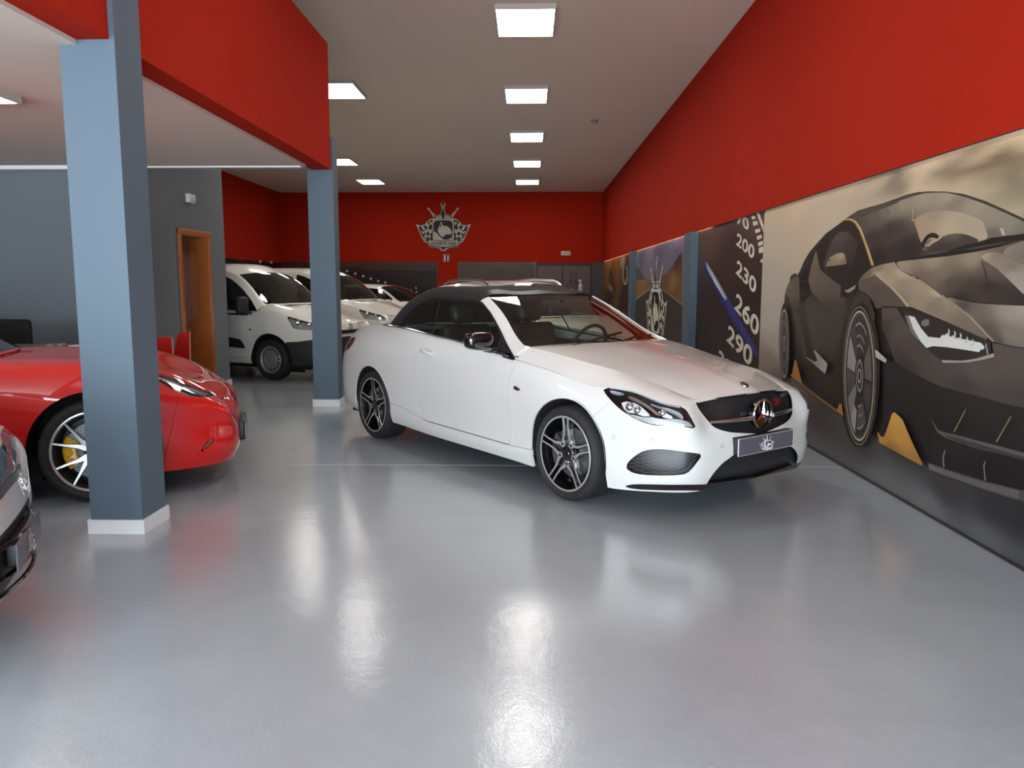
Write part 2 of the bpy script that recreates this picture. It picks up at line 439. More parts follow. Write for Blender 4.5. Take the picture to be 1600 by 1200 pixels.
def floor_material():
    M = bpy.data.materials.new('glossy_grey_epoxy'); M.use_nodes = True; nt = M.node_tree; p = nt.nodes['Principled BSDF']
    tc = nt.nodes.new('ShaderNodeTexCoord')
    def noise(scale, detail, vec=None, rough=0.55):
        n = nt.nodes.new('ShaderNodeTexNoise'); n.inputs['Scale'].default_value = scale; n.inputs['Detail'].default_value = detail; n.inputs['Roughness'].default_value = rough
        nt.links.new(vec or tc.outputs['Object'], n.inputs['Vector']); return n
    big = noise(0.35, 4); mid = noise(2.6, 5)
    cr = nt.nodes.new('ShaderNodeValToRGB'); e = cr.color_ramp.elements
    e[0].position = 0.3; e[0].color = (*srgb(154, 164, 171), 1); e[1].position = 0.72; e[1].color = (*srgb(170, 180, 187), 1)
    nt.links.new(big.outputs['Fac'], cr.inputs['Fac'])
    mr = nt.nodes.new('ShaderNodeMapRange'); mr.inputs['From Min'].default_value = 0.3; mr.inputs['From Max'].default_value = 0.7
    mr.inputs['To Min'].default_value = 0.94; mr.inputs['To Max'].default_value = 1.05
    nt.links.new(mid.outputs['Fac'], mr.inputs['Value'])
    mx = nt.nodes.new('ShaderNodeMix'); mx.data_type = 'RGBA'; mx.blend_type = 'MULTIPLY'; mx.inputs['Factor'].default_value = 1
    nt.links.new(cr.outputs['Color'], mx.inputs['A']); nt.links.new(mr.outputs['Result'], mx.inputs['B'])
    # pale scuffs
    mp = nt.nodes.new('ShaderNodeMapping'); mp.inputs['Scale'].default_value = (1, 4.5, 1); mp.inputs['Rotation'].default_value = (0, 0, 0.9)
    nt.links.new(tc.outputs['Object'], mp.inputs['Vector'])
    sc = noise(6.0, 8, mp.outputs[0], 0.7); th = nt.nodes.new('ShaderNodeMapRange'); th.inputs['From Min'].default_value = 0.665; th.inputs['From Max'].default_value = 0.73
    nt.links.new(sc.outputs['Fac'], th.inputs['Value'])
    m2 = nt.nodes.new('ShaderNodeMix'); m2.data_type = 'RGBA'; m2.inputs['B'].default_value = (*srgb(205, 206, 204), 1)
    sm = nt.nodes.new('ShaderNodeMath'); sm.operation = 'MULTIPLY'; sm.inputs[1].default_value = 0.55
    nt.links.new(th.outputs['Result'], sm.inputs[0]); nt.links.new(sm.outputs[0], m2.inputs['Factor']); nt.links.new(mx.outputs['Result'], m2.inputs['A'])
    nt.links.new(m2.outputs['Result'], p.inputs['Base Color'])
    p.inputs['Roughness'].default_value = 0.30; p.inputs['Specular IOR Level'].default_value = 0.5
    p.inputs['Coat Weight'].default_value = 0.85; p.inputs['Coat Roughness'].default_value = 0.115
    n1 = noise(95, 4); n2 = noise(11, 3)
    add = nt.nodes.new('ShaderNodeMath'); add.operation = 'MULTIPLY_ADD'; add.inputs[1].default_value = 2.5
    nt.links.new(n2.outputs['Fac'], add.inputs[0]); nt.links.new(n1.outputs['Fac'], add.inputs[2])
    b = nt.nodes.new('ShaderNodeBump'); b.inputs['Strength'].default_value = 0.05; b.inputs['Distance'].default_value = 0.012
    nt.links.new(add.outputs[0], b.inputs['Height']); nt.links.new(b.outputs['Normal'], p.inputs['Normal']); nt.links.new(b.outputs['Normal'], p.inputs['Coat Normal'])
    return M
def struct(name, mb, m, parent=None):
    o = mb.build(name, m, parent)
    if parent is None: o['kind'] = 'structure'
    return o
flo = struct('floor', MB().box((LX, FY, -0.1), (RX+0.2, BY, 0)), floor_material())
MB().box((-2.2, 6.262, -0.002), (MX, 6.267, 0.0006)).build('floor_joint', mat('joint_pale', srgb(200, 200, 196), 0.5), flo)
struct('ceiling', MB().box((LX, FY, CZ), (RX+0.2, BY, CZ+0.1)), ceil_m)
# right wall: plain lower wall, red upper wall standing proud of it
wr = struct('wall_right', MB().box((MX+0.002, FY, 0), (RX+0.2, BY, CZ)), greyblue)
wr['label'] = 'tall right wall with murals below and a red upper band'
struct('red_band', MB().box((RX, FY, BAND), (RX+0.008, BY, CZ)).box((RX+0.008, FY, BAND+0.014), (MX+0.01, BY, CZ)), red, wr)
# pilasters between the murals
for k, (a, b) in enumerate([(18.90, 19.40), (12.07, 12.60)]):
    o = MB().box((2.42, a, 0), (MX+0.05, b, BAND+0.0)).build('pilaster', greyblue, wr)
# joint strip along the foot of the murals
o = MB()
o.box((MX-0.018, FY+0.2, 0.0), (MX+0.004, BY, 0.012)); o.build('floor_joint_strip', mat('dark_joint', srgb(40, 38, 38), 0.6), wr)
# back wall
wb = struct('wall_back', MB().box((LX, BY, 0), (RX+0.2, BY+0.15, CZ)), red)
PAN = [(-8.4, -3.12), (-2.42, 0.28)]
for a, b in PAN:
    MB().box((a, BY-0.02, 0.05), (b, BY+0.01, 2.23)).build('dark_panel', dark_panel, wb)
# left wall
wl = struct('wall_left', MB().box((LX-0.15, FY, 0), (LX, BY, CZ)), red)
MB().box((LX-0.01, 11.5, 0.05), (LX+0.02, BY-0.03, 2.20)).build('dark_panel', dark_panel, wl)
MB().box((LX-0.01, FY+0.05, 0.0), (LX+0.025, 8.9, 2.74)).build('grey_lining', greyblue, wl)
# shop front behind the camera: frame and glass panes
wf = MB().box((LX, FY-0.15, 0), (RX+0.2, FY, 0.25)).box((LX, FY-0.15, 2.9), (RX+0.2, FY, CZ))
xs = [LX]+[v for p in WIN_X for v in p]+[RX+0.2]
for a, b in zip(xs[::2], xs[1::2]): wf.box((a, FY-0.15, 0.25), (b, FY, 2.4))
struct('wall_front', wf, mat('shop_front_frame', srgb(90, 94, 98), 0.5))
for k, (a, b) in enumerate(WIN_X):
    o = struct('window_%d' % (k+1), MB().box((a, FY-0.08, 0.25), (b, FY-0.07, 2.4)), glass_mat('shop_glass', (0.95, 0.97, 0.97)))
# grey partition: frontal wall and the wall with the door
DX, DY0, DY1 = -4.35, 9.0, 11.42
d0, d1, dh = 9.93, 10.82, 2.10
pt = MB()
pt.box((LX, DY0, 0), (DX-0.30, DY0+0.12, CZ))
pt.box((DX-0.30, DY0, 0), (DX, d0, CZ)).box((DX-0.30, d1, 0), (DX, DY1, CZ)).box((DX-0.30, d0, dh), (DX, d1, CZ))
pt.box((LX, DY1-0.12, 0), (DX-0.30, DY1, CZ))
pw = struct('wall_partition', pt, mat('partition_grey_paint', srgb(112, 119, 124), 0.7, spec=.2, noise=.05, noise_scale=1.5))
sk = MB().box((DX-0.32, d1+0.09, 0), (DX+0.016, DY1+0.016, 0.085)).box((DX-0.01, DY0-0.0, 0), (DX+0.016, d0-0.09, 0.085)).box((LX, DY0-0.016, 0), (DX+0.016, DY0+0.01, 0.085))
o = sk.build('baseboard_partition', white_trim); tag(o, kind='structure')
# door
wood = mat('orange_varnished_wood', srgb(168, 98, 40), 0.4, noise=0.22, noise_scale=14, coat=0.3)
wood_d = mat('brown_varnished_leaf', srgb(128, 70, 30), 0.45, noise=0.2, noise_scale=10, coat=0.3)
dr = MB().box((DX-0.29, d0, 0), (DX-0.25, d1, dh)).build('door_1', wood_d); tag(dr, 'brown wooden door in the grey wall, set deep in its frame', kind='structure')
fr = MB()
cw = 0.085
fr.box((DX-0.30, d0-0.002, 0), (DX+0.004, d0+0.03, dh)).box((DX-0.30, d1-0.03, 0), (DX+0.004, d1+0.002, dh)).box((DX-0.30, d0, dh-0.03), (DX+0.004, d1, dh+0.002))
fr.box((DX, d0-cw+0.03, 0), (DX+0.022, d0+0.03, dh+cw-0.03), bev=0.006).box((DX, d1-0.03, 0), (DX+0.022, d1+cw-0.03, dh+cw-0.03), bev=0.006).box((DX, d0-cw+0.03, dh-0.03), (DX+0.024, d1+cw-0.03, dh+cw-0.03), bev=0.006)
fr.build('door_frame', wood, dr)
chrome = mat('chrome', (0.75, 0.75, 0.76), 0.12, 1.0)
for z in (0.35, 1.08, 1.85): MB().tube([(DX-0.243, d1-0.035, z-0.05), (DX-0.243, d1-0.035, z+0.05)], 0.011).build('hinge', mat('dull_brass', srgb(120, 96, 60), .5, .6), dr)
MB().box((DX-0.252, d0+0.16, 0.12), (DX-0.243, d0+0.175, dh-0.14)).box((DX-0.252, d1-0.17, 0.12), (DX-0.243, d1-0.155, dh-0.14)).build('panel_moulding', wood_d, dr)
# mezzanine slab, its red bulkhead and the pillars
mz = struct('ceiling_mezzanine', MB().box((LX, FY, 2.74), (-2.46, 8.93, 2.95)), ceil_m)
MB().box((LX, 8.78, 2.70), (-4.4, 8.985, 2.745)).box((-4.35, 8.86, 2.725), (-2.5, 8.95, 2.745)).build('cornice_strip', white_trim, mz)
bk = struct('trim_bulkhead', MB().box((-2.50, FY, 2.765), (-2.28, 9.33, 4.155)), red)
tag(bk, 'red bulkhead carried by the two grey pillars')
for k, (y0, y1, zt) in enumerate([(4.455, 4.755, 4.15), (9.375, 9.60, 3.13)]):
    x0, x1 = (-2.555, -2.25) if k == 0 else (-2.57, -2.27)
    o = MB().box((x0, y0, 0), (x1, y1, zt)).build('pillar', greyblue); tag(o, 'near grey pillar in front of the red car' if k == 0 else 'far grey pillar between the white van and the convertible', kind='structure')
    s_ = MB()
    t = 0.014; h_ = 0.083
    s_.box((x0-t, y0-t, 0), (x1+t, y0, h_)).box((x0-t, y1, 0), (x1+t, y1+t, h_)).box((x0-t, y0, 0), (x0, y1, h_)).box((x1, y0, 0), (x1+t, y1, h_))
    s_.build('skirting', white_trim, o)
# ceiling panels
panel_em = mat('panel_diffuser', (1, 1, 1), 0.6, emit=(1.0, 0.965, 0.90), emit_s=PANEL_POWER)
frame_m = mat('panel_frame', srgb(190, 186, 178), 0.5)
def ceiling_panel(x, y, z, label, sx=0.70, sy=1.02, group='square ceiling light panels'):
    r = empty('ceiling_light', (x, y, z)); tag(r, label, 'ceiling light', group)
    f = MB(); a, b, t, h = sx/2, sy/2, 0.018, 0.055
    f.box((-a, -b, -h), (a, -b+t, 0)).box((-a, b-t, -h), (a, b, 0)).box((-a, -b+t, -h), (-a+t, b-t, 0)).box((a-t, -b+t, -h), (a, b-t, 0)).box((-a+t, -b+t, -0.012), (a-t, b-t, 0))
    f.build('frame', frame_m, r)
    MB().box((-a+t, -b+t, -h+0.006), (a-t, b-t, -0.02)).build('diffuser', panel_em, r)
    return r
ORD = ['nearest', 'second', 'third', 'fourth', 'fifth']
for k in range(6):
    y = 9.85+3.66*(k-1)
    lab = '%s ceiling light of the middle row, counted from the top of the photo' % ORD[k-1] if k > 0 else 'ceiling light of the middle row above the camera, out of frame'
    ceiling_panel(-0.045, y, CZ, lab)
for x, y, lab in [(-3.05, 13.1, 'ceiling light half hidden behind the end of the red bulkhead'), (-4.75, 16.75, 'ceiling light hidden behind the red bulkhead, above the van'), (-4.75, 20.45, 'ceiling light just right of the far grey pillar'), (-4.75, 24.3, 'small distant ceiling light over the white hatchback')]:
    ceiling_panel(x, y, CZ, lab)
for x, y, lab in [(-3.81, 5.32, 'light panel under the low ceiling at the left edge'), (-3.72, 1.4, 'light panel under the low ceiling beside the camera, out of frame')]:
    ceiling_panel(x, y, 2.74, lab, 0.6, 0.6)
# warm light strip under the red band, washing the murals
o = MB().box((RX+0.010, 11.2, BAND+0.004), (RX+0.022, BY-0.4, BAND+0.012)).build('light_strip', mat('warm_led', (1, 1, 1), 0.5, emit=(1.0, 0.62, 0.34), emit_s=STRIP_POWER))
tag(o, 'thin warm light strip in the groove under the red wall band, above the murals', 'light strip')
# small fittings
o = empty('smoke_detector', at_z(929, 188, CZ)); tag(o, 'small smoke detector on the ceiling right of the light row', 'detector')
MB().lathe([(0.0, -0.055), (0.05, -0.055), (0.062, -0.04), (0.062, -0.02)], 24, 'z').build('head', mat('detector_grey', srgb(150, 140, 132), 0.5), o)
MB().lathe([(0.062, -0.02), (0.075, -0.018), (0.075, 0), (0, 0)], 24, 'z').build('base', mat('detector_base', srgb(120, 108, 100), 0.5), o)
p = at_x(293, 310, DX)
o = empty('alarm_box', (DX, p[1], p[2])); tag(o, 'white emergency light box high on the grey wall above the door', 'alarm box')
MB().box((0.0, -0.07, -0.055), (0.05, 0.12, 0.055), bev=0.008).build('housing', white_trim, o)
MB().box((0.045, -0.05, -0.035), (0.066, 0.10, 0.035), bev=0.008).build('lens', mat('frosted_lens', srgb(205, 200, 190), 0.3), o)
p = at_y(884, 396, BY)
o = empty('emergency_light', (p[0], BY, p[2])); tag(o, 'small white emergency light on the red back wall above the dark door', 'emergency light')
MB().box((-0.16, -0.06, -0.075), (0.16, 0, 0.075), bev=0.02).build('housing', mat('old_white', srgb(215, 205, 190), 0.4), o)
MB().box((-0.11, -0.068, -0.04), (0.11, -0.055, 0.04), bev=0.004).build('lens', mat('frosted_lens2', srgb(178, 170, 150), 0.3), o)
# double door in the back wall
bd = MB().box((0.26, BY-0.05, 0), (2.36, BY, 2.19)).build('door_2', mat('back_door_frame', srgb(30, 22, 21), 0.5)); tag(bd, 'dark brown double door in the red back wall', kind='structure')
for a, b in ((0.30, 1.13), (1.18, 2.09)):
    lf = MB().box((a, BY-0.075, 0.02), (b, BY-0.045, 2.10)).build('door_leaf', mat('back_door_leaf', srgb(84, 58, 50), 0.4), bd)
MB().box((2.16, BY-0.07, 0), (2.54, BY-0.04, 2.22)).build('side_panel', mat('back_side', srgb(70, 56, 50), 0.5), bd)
for dx in (0.0, 0.17):
    q = at_y(892, 435, BY-0.12); q[0] += dx
    MB().tube([(q[0], BY-0.075, q[2]-0.20), (q[0], BY-0.13, q[2]-0.18), (q[0], BY-0.13, q[2]+0.22), (q[0], BY-0.075, q[2]+0.24)], 0.022).build('pull_handle', chrome, bd)
# ================================================================ FLAT PRINTS
def text_polys(txt, size=1.0, shear=0.0, bold=0.0, spacing=1.0):
    """outline text as flat triangles (x right, y up), anchored at its left end on the base line"""
    cu = bpy.data.curves.new('txt', 'FONT'); cu.body = txt; cu.size = size; cu.shear = shear; cu.offset = bold; cu.space_character = spacing; cu.resolution_u = 4
    o = bpy.data.objects.new('txt', cu); COL.objects.link(o)
    dg = bpy.context.evaluated_depsgraph_get(); me = bpy.data.meshes.new_from_object(o.evaluated_get(dg))
    V = np.array([v.co[:] for v in me.vertices]).reshape(-1, 3); F = [tuple(p.vertices) for p in me.polygons]
    bpy.data.objects.remove(o); bpy.data.curves.remove(cu); bpy.data.meshes.remove(me)
    return V[:, :2], F
def lin(c): return np.array(srgb(*c))
class Print:
    """flat artwork: coloured polygons in a plane, one thin sheet over the next, joined into one mesh"""
    def __init__(s, to3, dz=0.00025): s.to3 = to3; s.V = []; s.F = []; s.C = []; s.k = 0; s.dz = dz; s.ax = 1.0
    def poly(s, pts, color):
        """plain polygon, one colour (or one per corner)"""
        s.k += 1; n = len(s.V); pts = [np.array(p, float) for p in pts]
        P = np.array(pts)
        area = 0.5*np.sum(P[:, 0]*np.roll(P[:, 1], -1)-np.roll(P[:, 0], -1)*P[:, 1])
        bm = bmesh.new(); vs = [bm.verts.new((p[0], p[1], 0)) for p in P]
        es = [bm.edges.new((vs[i], vs[(i+1) % len(vs)])) for i in range(len(vs)) if (P[i] != P[(i+1) % len(vs)]).any()]
        bmesh.ops.triangle_fill(bm, use_beauty=True, edges=es)
        bm.verts.index_update(); V = np.array([v.co[:2] for v in bm.verts]); F = [tuple(v.index for v in f.verts) for f in bm.faces]; bm.free()
        return s._add(V, F, np.tile(lin(color), (len(V), 1)))
    def _add(s, V, F, C):
        n = len(s.V)
        s.V += [s.to3(v, s.k*s.dz) for v in V]; s.C += list(C)
        s.F += [tuple(i+n for i in f) for f in F]; return s
    def raw(s, V, F, color): s.k += 1; return s._add(V, F, np.tile(lin(color), (len(V), 1)))
    def field(s, poly, anchors, step=0.03, power=2.5, extra=None):
        """polygon filled with colours blended between anchor points [(u, v, rgb)]; 'extra' adds soft blobs"""
        s.k += 1; poly = np.array(poly, float); lo, hi = poly.min(0)-step, poly.max(0)+step
        nu, nv = [max(3, int(math.ceil((hi[i]-lo[i])/step))+1) for i in (0, 1)]
        U, W = np.meshgrid(np.linspace(lo[0], hi[0], nu), np.linspace(lo[1], hi[1], nv), indexing='ij')
        G = np.stack([U, W, np.zeros_like(U)], 2); S = Surf.grid(G, center=(0, 0, -1e3))
        S = S.clip(sdf_poly(S.V[:, :2], poly))
        V = S.V[:, :2]
        if len(V) == 0: return s
        P = np.array([a[:2] for a in anchors], float); Cc = np.array([lin(a[2]) for a in anchors])
        D_ = V[:, None]-P[None]; D_[..., 0] *= s.ax; d = np.linalg.norm(D_, axis=2)+1e-3; w = d**-power; C = (w@Cc)/w.sum(1, keepdims=True)
        if extra is not None: C = extra(V, C)
        return s._add(V, S.F, C)
    def build(s, name, parent=None, rough=0.42, material=None):
        me = bpy.data.meshes.new(name); me.from_pydata([tuple(v) for v in s.V], [], s.F)
        a = me.color_attributes.new('Col', 'FLOAT_COLOR', 'POINT')
        a.data.foreach_set('color', np.concatenate([np.array(s.C), np.ones((len(s.C), 1))], 1).astype(np.float32).ravel())
        me.update(); return link(name, me, material or print_mat(), parent)

# ---- the dealer's emblem: crown, shield with a dog's head, chequered wings, ribbon
PALE, INK = (205, 196, 178), (24, 20, 19)
def emblem(pr, conv, pale=PALE, ink=INK, outline=True, text=True, wing=None):
    """conv: emblem crop coordinates -> plane coordinates of the Print"""
    def mir(p): return [(1155-x, y) for x, y in p][::-1]
    P = lambda pts, c: pr.poly([conv(q) for q in pts], c)
    half = [(577, 90), (545, 95), (532, 120), (548, 148), (556, 165), (548, 240), (520, 290), (450, 300), (355, 205), (352, 180), (330, 172), (312, 185), (318, 208), (345, 218), (415, 330), (420, 348), (360, 358), (300, 410), (262, 452), (190, 466), (115, 440), (150, 510), (190, 600), (228, 690), (255, 735), (310, 755), (330, 820), (500, 840), (540, 880), (577, 890)]
    sil = half+mir(half)[1:]
    if outline: P(sil, pale)
    cx = np.array([577, 500.0])
    def shrink(pts, k): return [tuple(np.array(p)+(cx-np.array(p))/np.linalg.norm(cx-np.array(p))*k) for p in pts]
    # black ground of the wings
    wl_ = [(165, 478), (240, 478), (300, 440), (350, 385), (400, 370), (400, 700), (330, 735), (262, 718), (215, 620), (180, 540)]
    for w in (wl_, mir(wl_)): P(w, wing or ink)
    checks = [[(205, 480), (245, 478), (280, 530), (240, 545)], [(280, 452), (300, 430), (335, 440), (345, 480), (315, 500)], [(250, 575), (275, 535), (310, 560), (290, 600)], [(200, 560), (240, 560), (262, 610), (230, 600)], [(290, 540), (318, 500), (345, 530), (325, 575)], [(330, 570), (348, 540), (385, 520), (385, 590), (350, 600)], [(255, 640), (285, 605), (318, 640), (300, 680)], [(238, 650), (285, 690), (300, 720), (262, 700)], [(320, 640), (345, 605), (372, 640), (350, 680)], [(345, 440), (360, 400), (390, 420), (385, 460)], [(318, 700), (340, 690), (368, 700), (330, 730)]]
    for c in checks:
        P(c, pale); P(mir(c), pale)
    # crown
    P([(425, 348), (435, 305), (520, 308), (556, 250), (577, 160), (598, 250), (634, 308), (720, 305), (730, 348), (577, 362)], ink)
    P([(445, 318), (525, 318), (548, 285), (560, 350), (455, 346)], pale); P(mir([(445, 318), (525, 318), (548, 285), (560, 350), (455, 346)]), pale)
    P([(577+22*math.cos(a), 118+24*math.sin(a)) for a in np.linspace(0, 2*math.pi, 13)[:-1]], ink)
    # shield
    P(chaikin([(392, 372), (577, 352), (762, 372), (752, 560), (742, 712), (412, 712), (402, 560)], 1), pale)
    P(chaikin([(412, 392), (577, 376), (742, 392), (736, 560), (724, 700), (430, 700), (418, 560)], 1), ink)
    head = chaikin([(530, 420), (548, 405), (565, 440), (572, 470), (640, 475), (690, 515), (722, 570), (712, 610), (640, 612), (605, 620), (585, 660), (540, 640), (500, 590), (480, 540), (505, 500), (520, 470)], 1)
    P(head, pale); P([(535, 430), (552, 445), (548, 490), (532, 500)], ink); P([(592, 490), (610, 492), (606, 508), (592, 504)], ink)
    P([(425, 580), (450, 568), (500, 630), (570, 688), (575, 704), (435, 704)], pale)
    # ribbon
    P([(312, 695), (577, 722), (842, 695), (825, 815), (577, 832), (335, 815)], ink)
    P([(328, 708), (577, 732), (828, 708), (812, 800), (577, 818), (348, 800)], pale)
    P([(535, 838), (577, 822), (620, 838), (577, 868)], ink)
    if text:
        V, F = text_polys('CROSSI N CARS', 74, 0.25, 2.6)
        w = V[:, 0].max()-V[:, 0].min(); V = V.copy(); V[:, 0] = (V[:, 0]-V[:, 0].min())/w*440+360
        pr.raw(np.array([conv((x, 790-y-0.00012*(x-577)**2*0)) for x, y in V]), F, ink)

# emblem on the back wall
ctr = at_y(692.7, 354.5, BY); K = (BY/ F_PX)*(110/1200.0)*1.006
def e3(v, h): return (v[0], BY-0.022-h*6, v[1])
em = Print(e3); emblem(em, lambda q: (ctr[0]+(q[0]-577)*K, ctr[2]-(q[1]-487)*K))
o = empty('wall_emblem', (0, 0, 0)); tag(o, 'black and beige crowned emblem with a dog head high on the red back wall', 'emblem')
half = [(577, 90), (545, 95), (532, 120), (548, 148), (556, 165), (548, 240), (520, 290), (450, 300), (355, 205), (352, 180), (330, 172), (312, 185), (318, 208), (345, 218), (415, 330), (420, 348), (360, 358), (300, 410), (262, 452), (190, 466), (115, 440), (150, 510), (190, 600), (228, 690), (255, 735), (310, 755), (330, 820), (500, 840), (540, 880), (577, 890)]
sil = half+[(1155-x, y) for x, y in half][::-1][1:-1]
MB().prism([(ctr[0]+(x-577)*K, ctr[2]-(y-487)*K) for x, y in sil], lambda u, v, h: (u, h, v), BY-0.002, BY-0.021).build('backing', mat('emblem_backing', srgb(190, 182, 165), 0.6), o)
em.build('print', o)
# small exit sign under it
p = at_y(697, 403, BY); c0 = at_y(692.5, 409, BY); c1 = at_y(702, 397.3, BY)
o = empty('wall_sign', (0, 0, 0)); tag(o, 'small square pictogram sign under the emblem on the red pier', 'sign')
MB().box((c0[0], BY-0.012, c0[2]), (c1[0], BY, c1[2])).build('plate', mat('sign_red_edge', srgb(196, 150, 130), 0.5), o)
pr = Print(lambda v, h: (c0[0]+v[0]*(c1[0]-c0[0]), BY-0.013-h*6, c0[2]+v[1]*(c1[2]-c0[2])))
pr.poly([(.06, .06), (.94, .06), (.94, .94), (.06, .94)], (150, 40, 30)); pr.poly([(.15, .1), (.42, .1), (.42, .85), (.28, .92), (.15, .8)], (225, 205, 180)); pr.poly([(.5, .1), (.62, .1), (.62, .9), (.5, .9)], (30, 16, 14)); pr.poly([(.68, .12), (.85, .2), (.88, .75), (.68, .8)], (225, 205, 180))
pr.build('pictogram', o)
# white dots printed on the dark panels of the back and left walls
pr = Print(lambda v, h: (v[0], BY-0.021-h*4, v[1]))
pr.poly([(-8.3, 0.1), (-3.14, 0.1), (-3.14, 2.2), (-8.3, 2.2)], (44, 30, 30))
pr.field([(-8.3, 1.95), (-3.14, 1.95), (-3.14, 2.2), (-8.3, 2.2)], [(-6, 2.2, (86, 68, 56)), (-6, 1.97, (44, 30, 30))], 0.12)
dots = [(529, 419), (542, 423.5), (555, 427.5), (567.5, 431.5), (579.5, 435.5), (591, 439), (602, 441.5), (642, 454), (651, 456), (660, 459), (650, 450), (668, 463), (668, 455)]
for px, py in dots:
    q = at_y(px, py, BY-0.03); r_ = 0.042 if px < 610 else 0.03
    pr.poly([(q[0]+r_*math.cos(a), q[2]+r_*math.sin(a)) for a in np.linspace(0, 2*math.pi, 11)[:-1]], (205, 196, 190))
o = pr.build('wall_poster'); tag(o, 'dark poster with a row of white dots, left of the red pier', 'poster')
pr = Print(lambda v, h: (v[0], BY-0.021-h*4, v[1]))
pr.field([(-2.40, 0.1), (0.20, 0.1), (0.20, 2.2), (-2.40, 2.2)], [(-1, 2.2, (96, 78, 66)), (-1, 1.9, (78, 58, 52)), (-1, 0.9, (70, 48, 44))], 0.15)
o = pr.build('wall_poster'); tag(o, 'plain dark brown poster on the back wall, right of the red pier', 'poster')
pr = Print(lambda v, h: (LX+0.021+h*4, v[0], v[1]))
pr.poly([(11.6, 0.1), (BY-0.1, 0.1), (BY-0.1, 2.18), (11.6, 2.18)], (40, 24, 24))
for px, py in [(407, 408.5), (424, 410), (449, 410.5), (467, 409)]:
    q = at_x(px, py, LX+0.03); r_ = 0.06
    pr.poly([(q[1]+2.6*r_*math.cos(a), q[2]+r_*0.8*math.sin(a)) for a in np.linspace(0, 2*math.pi, 11)[:-1]], (205, 190, 170))
o = pr.build('wall_poster'); tag(o, 'dark poster with lights on the left wall behind the white van', 'poster')

# ---------------------------------------------------------------- murals of the right wall (plane coordinates: depth Y, height z)
def mw(px, py): q = at_x(px, py, MX); return (q[1], q[2])
def mural_print():
    p = Print(lambda v, h: (MX-0.0006-h, v[0], v[1])); p.ax = 0.42; return p
def mural(pr, y0, y1, name, label):
    o = empty(name, (MX, (y0+y1)/2, 0)); tag(o, label, 'mural')
    MB().box((MX-0.0004-MX, y0-(y0+y1)/2, 0.012), (0.002, y1-(y0+y1)/2, BAND-0.004)).build('backing', mat('vinyl_backing', srgb(60, 58, 56), 0.6), o)
    p = pr.build('print', o); p.location = (-MX, -(y0+y1)/2, 0)
    return o
def crop(x0, y0, s): return lambda pts: [mw(x0+x*s, y0+y*s) for x, y in pts]
c3 = crop(1210, 280, 230/1255); c4 = crop(1380, 290, 220/1389); c5 = crop(1210, 480, 210/969); c6 = crop(1380, 460, 220/1200); c7 = crop(1380, 640, 220/1015)
def anc(cf, L): return [(*cf([(x, y)])[0], c) for x, y, c in L]
def pxa(L): return [(*mw(x, y), c) for x, y, c in L]

# 1. the sports car
CY0, CY1 = 2.2, 8.735
pr = mural_print()
blobs = [(1270, 265, .35, .10, (150, 120, 92), .45), (1386, 290, .30, .12, (96, 84, 70), .85), (1396, 272, .16, .13, (110, 97, 80), .75), (1500, 272, .38, .08, (122, 104, 80), .75), (1556, 245, .18, .13, (112, 92, 70), .9), (1540, 262, .3, .1, (118, 98, 74), .7), (1598, 275, .25, .12, (104, 92, 72), .75), (1590, 300, .4, .12, (128, 116, 94), .6), (1480, 255, .3, .06, (150, 130, 100), .5), (1350, 300, .5, .10, (200, 180, 150), .5), (1580, 210, .4, .06, (230, 205, 165), .6)]
bl = [(np.array(mw(x, y)), a, b, lin(c), k) for x, y, a, b, c, k in blobs]
def clouds(V, C):
    wob = 0.05*np.sin(4*V[:, 0]+3*np.sin(14*V[:, 1]))+0.03*np.sin(9*V[:, 0]+31*V[:, 1])
    for c, a, b, col, k in bl:
        d = ((V[:, 0]-c[0]+2.2*wob)/(a*1.25))**2+((V[:, 1]-c[1]+0.5*wob)/(b*.8))**2
        w = (k*np.exp(-d*1.6))[:, None]; C = C*(1-w)+col*w
    return C
bg = pxa([(1200, 330, (222, 196, 160)), (1250, 310, (226, 200, 165)), (1350, 275, (224, 200, 165)), (1450, 240, (228, 203, 166)), (1590, 195, (228, 198, 155)), (1200, 380, (206, 192, 168)), (1280, 345, (208, 190, 162)), (1350, 320, (196, 176, 148)), (1200, 440, (192, 182, 164)), (1200, 500, (186, 176, 160)), (1215, 540, (178, 168, 152)), (1205, 565, (150, 138, 124)), (1212, 590, (120, 108, 98)), (1225, 620, (74, 66, 62)), (1280, 660, (66, 60, 58)), (1270, 690, (88, 84, 80)), (1350, 700, (60, 57, 56)), (1380, 755, (92, 91, 90)), (1420, 700, (44, 41, 41)), (1450, 790, (96, 96, 96)), (1480, 770, (50, 47, 48)), (1540, 845, (84, 85, 87)), (1560, 800, (44, 42, 44)), (1600, 885, (70, 71, 73)), (1600, 820, (40, 38, 40)), (1580, 320, (188, 172, 140)), (1600, 350, (160, 148, 122)), (1700, 400, (160, 148, 122)), (1700, 900, (60, 58, 60))])
yx = lambda y, z: (y, z)
pr.field([yx(CY0, 0.012), yx(CY1, 0.012), yx(CY1, BAND), yx(CY0, BAND)], bg, 0.035, 3.0, clouds)
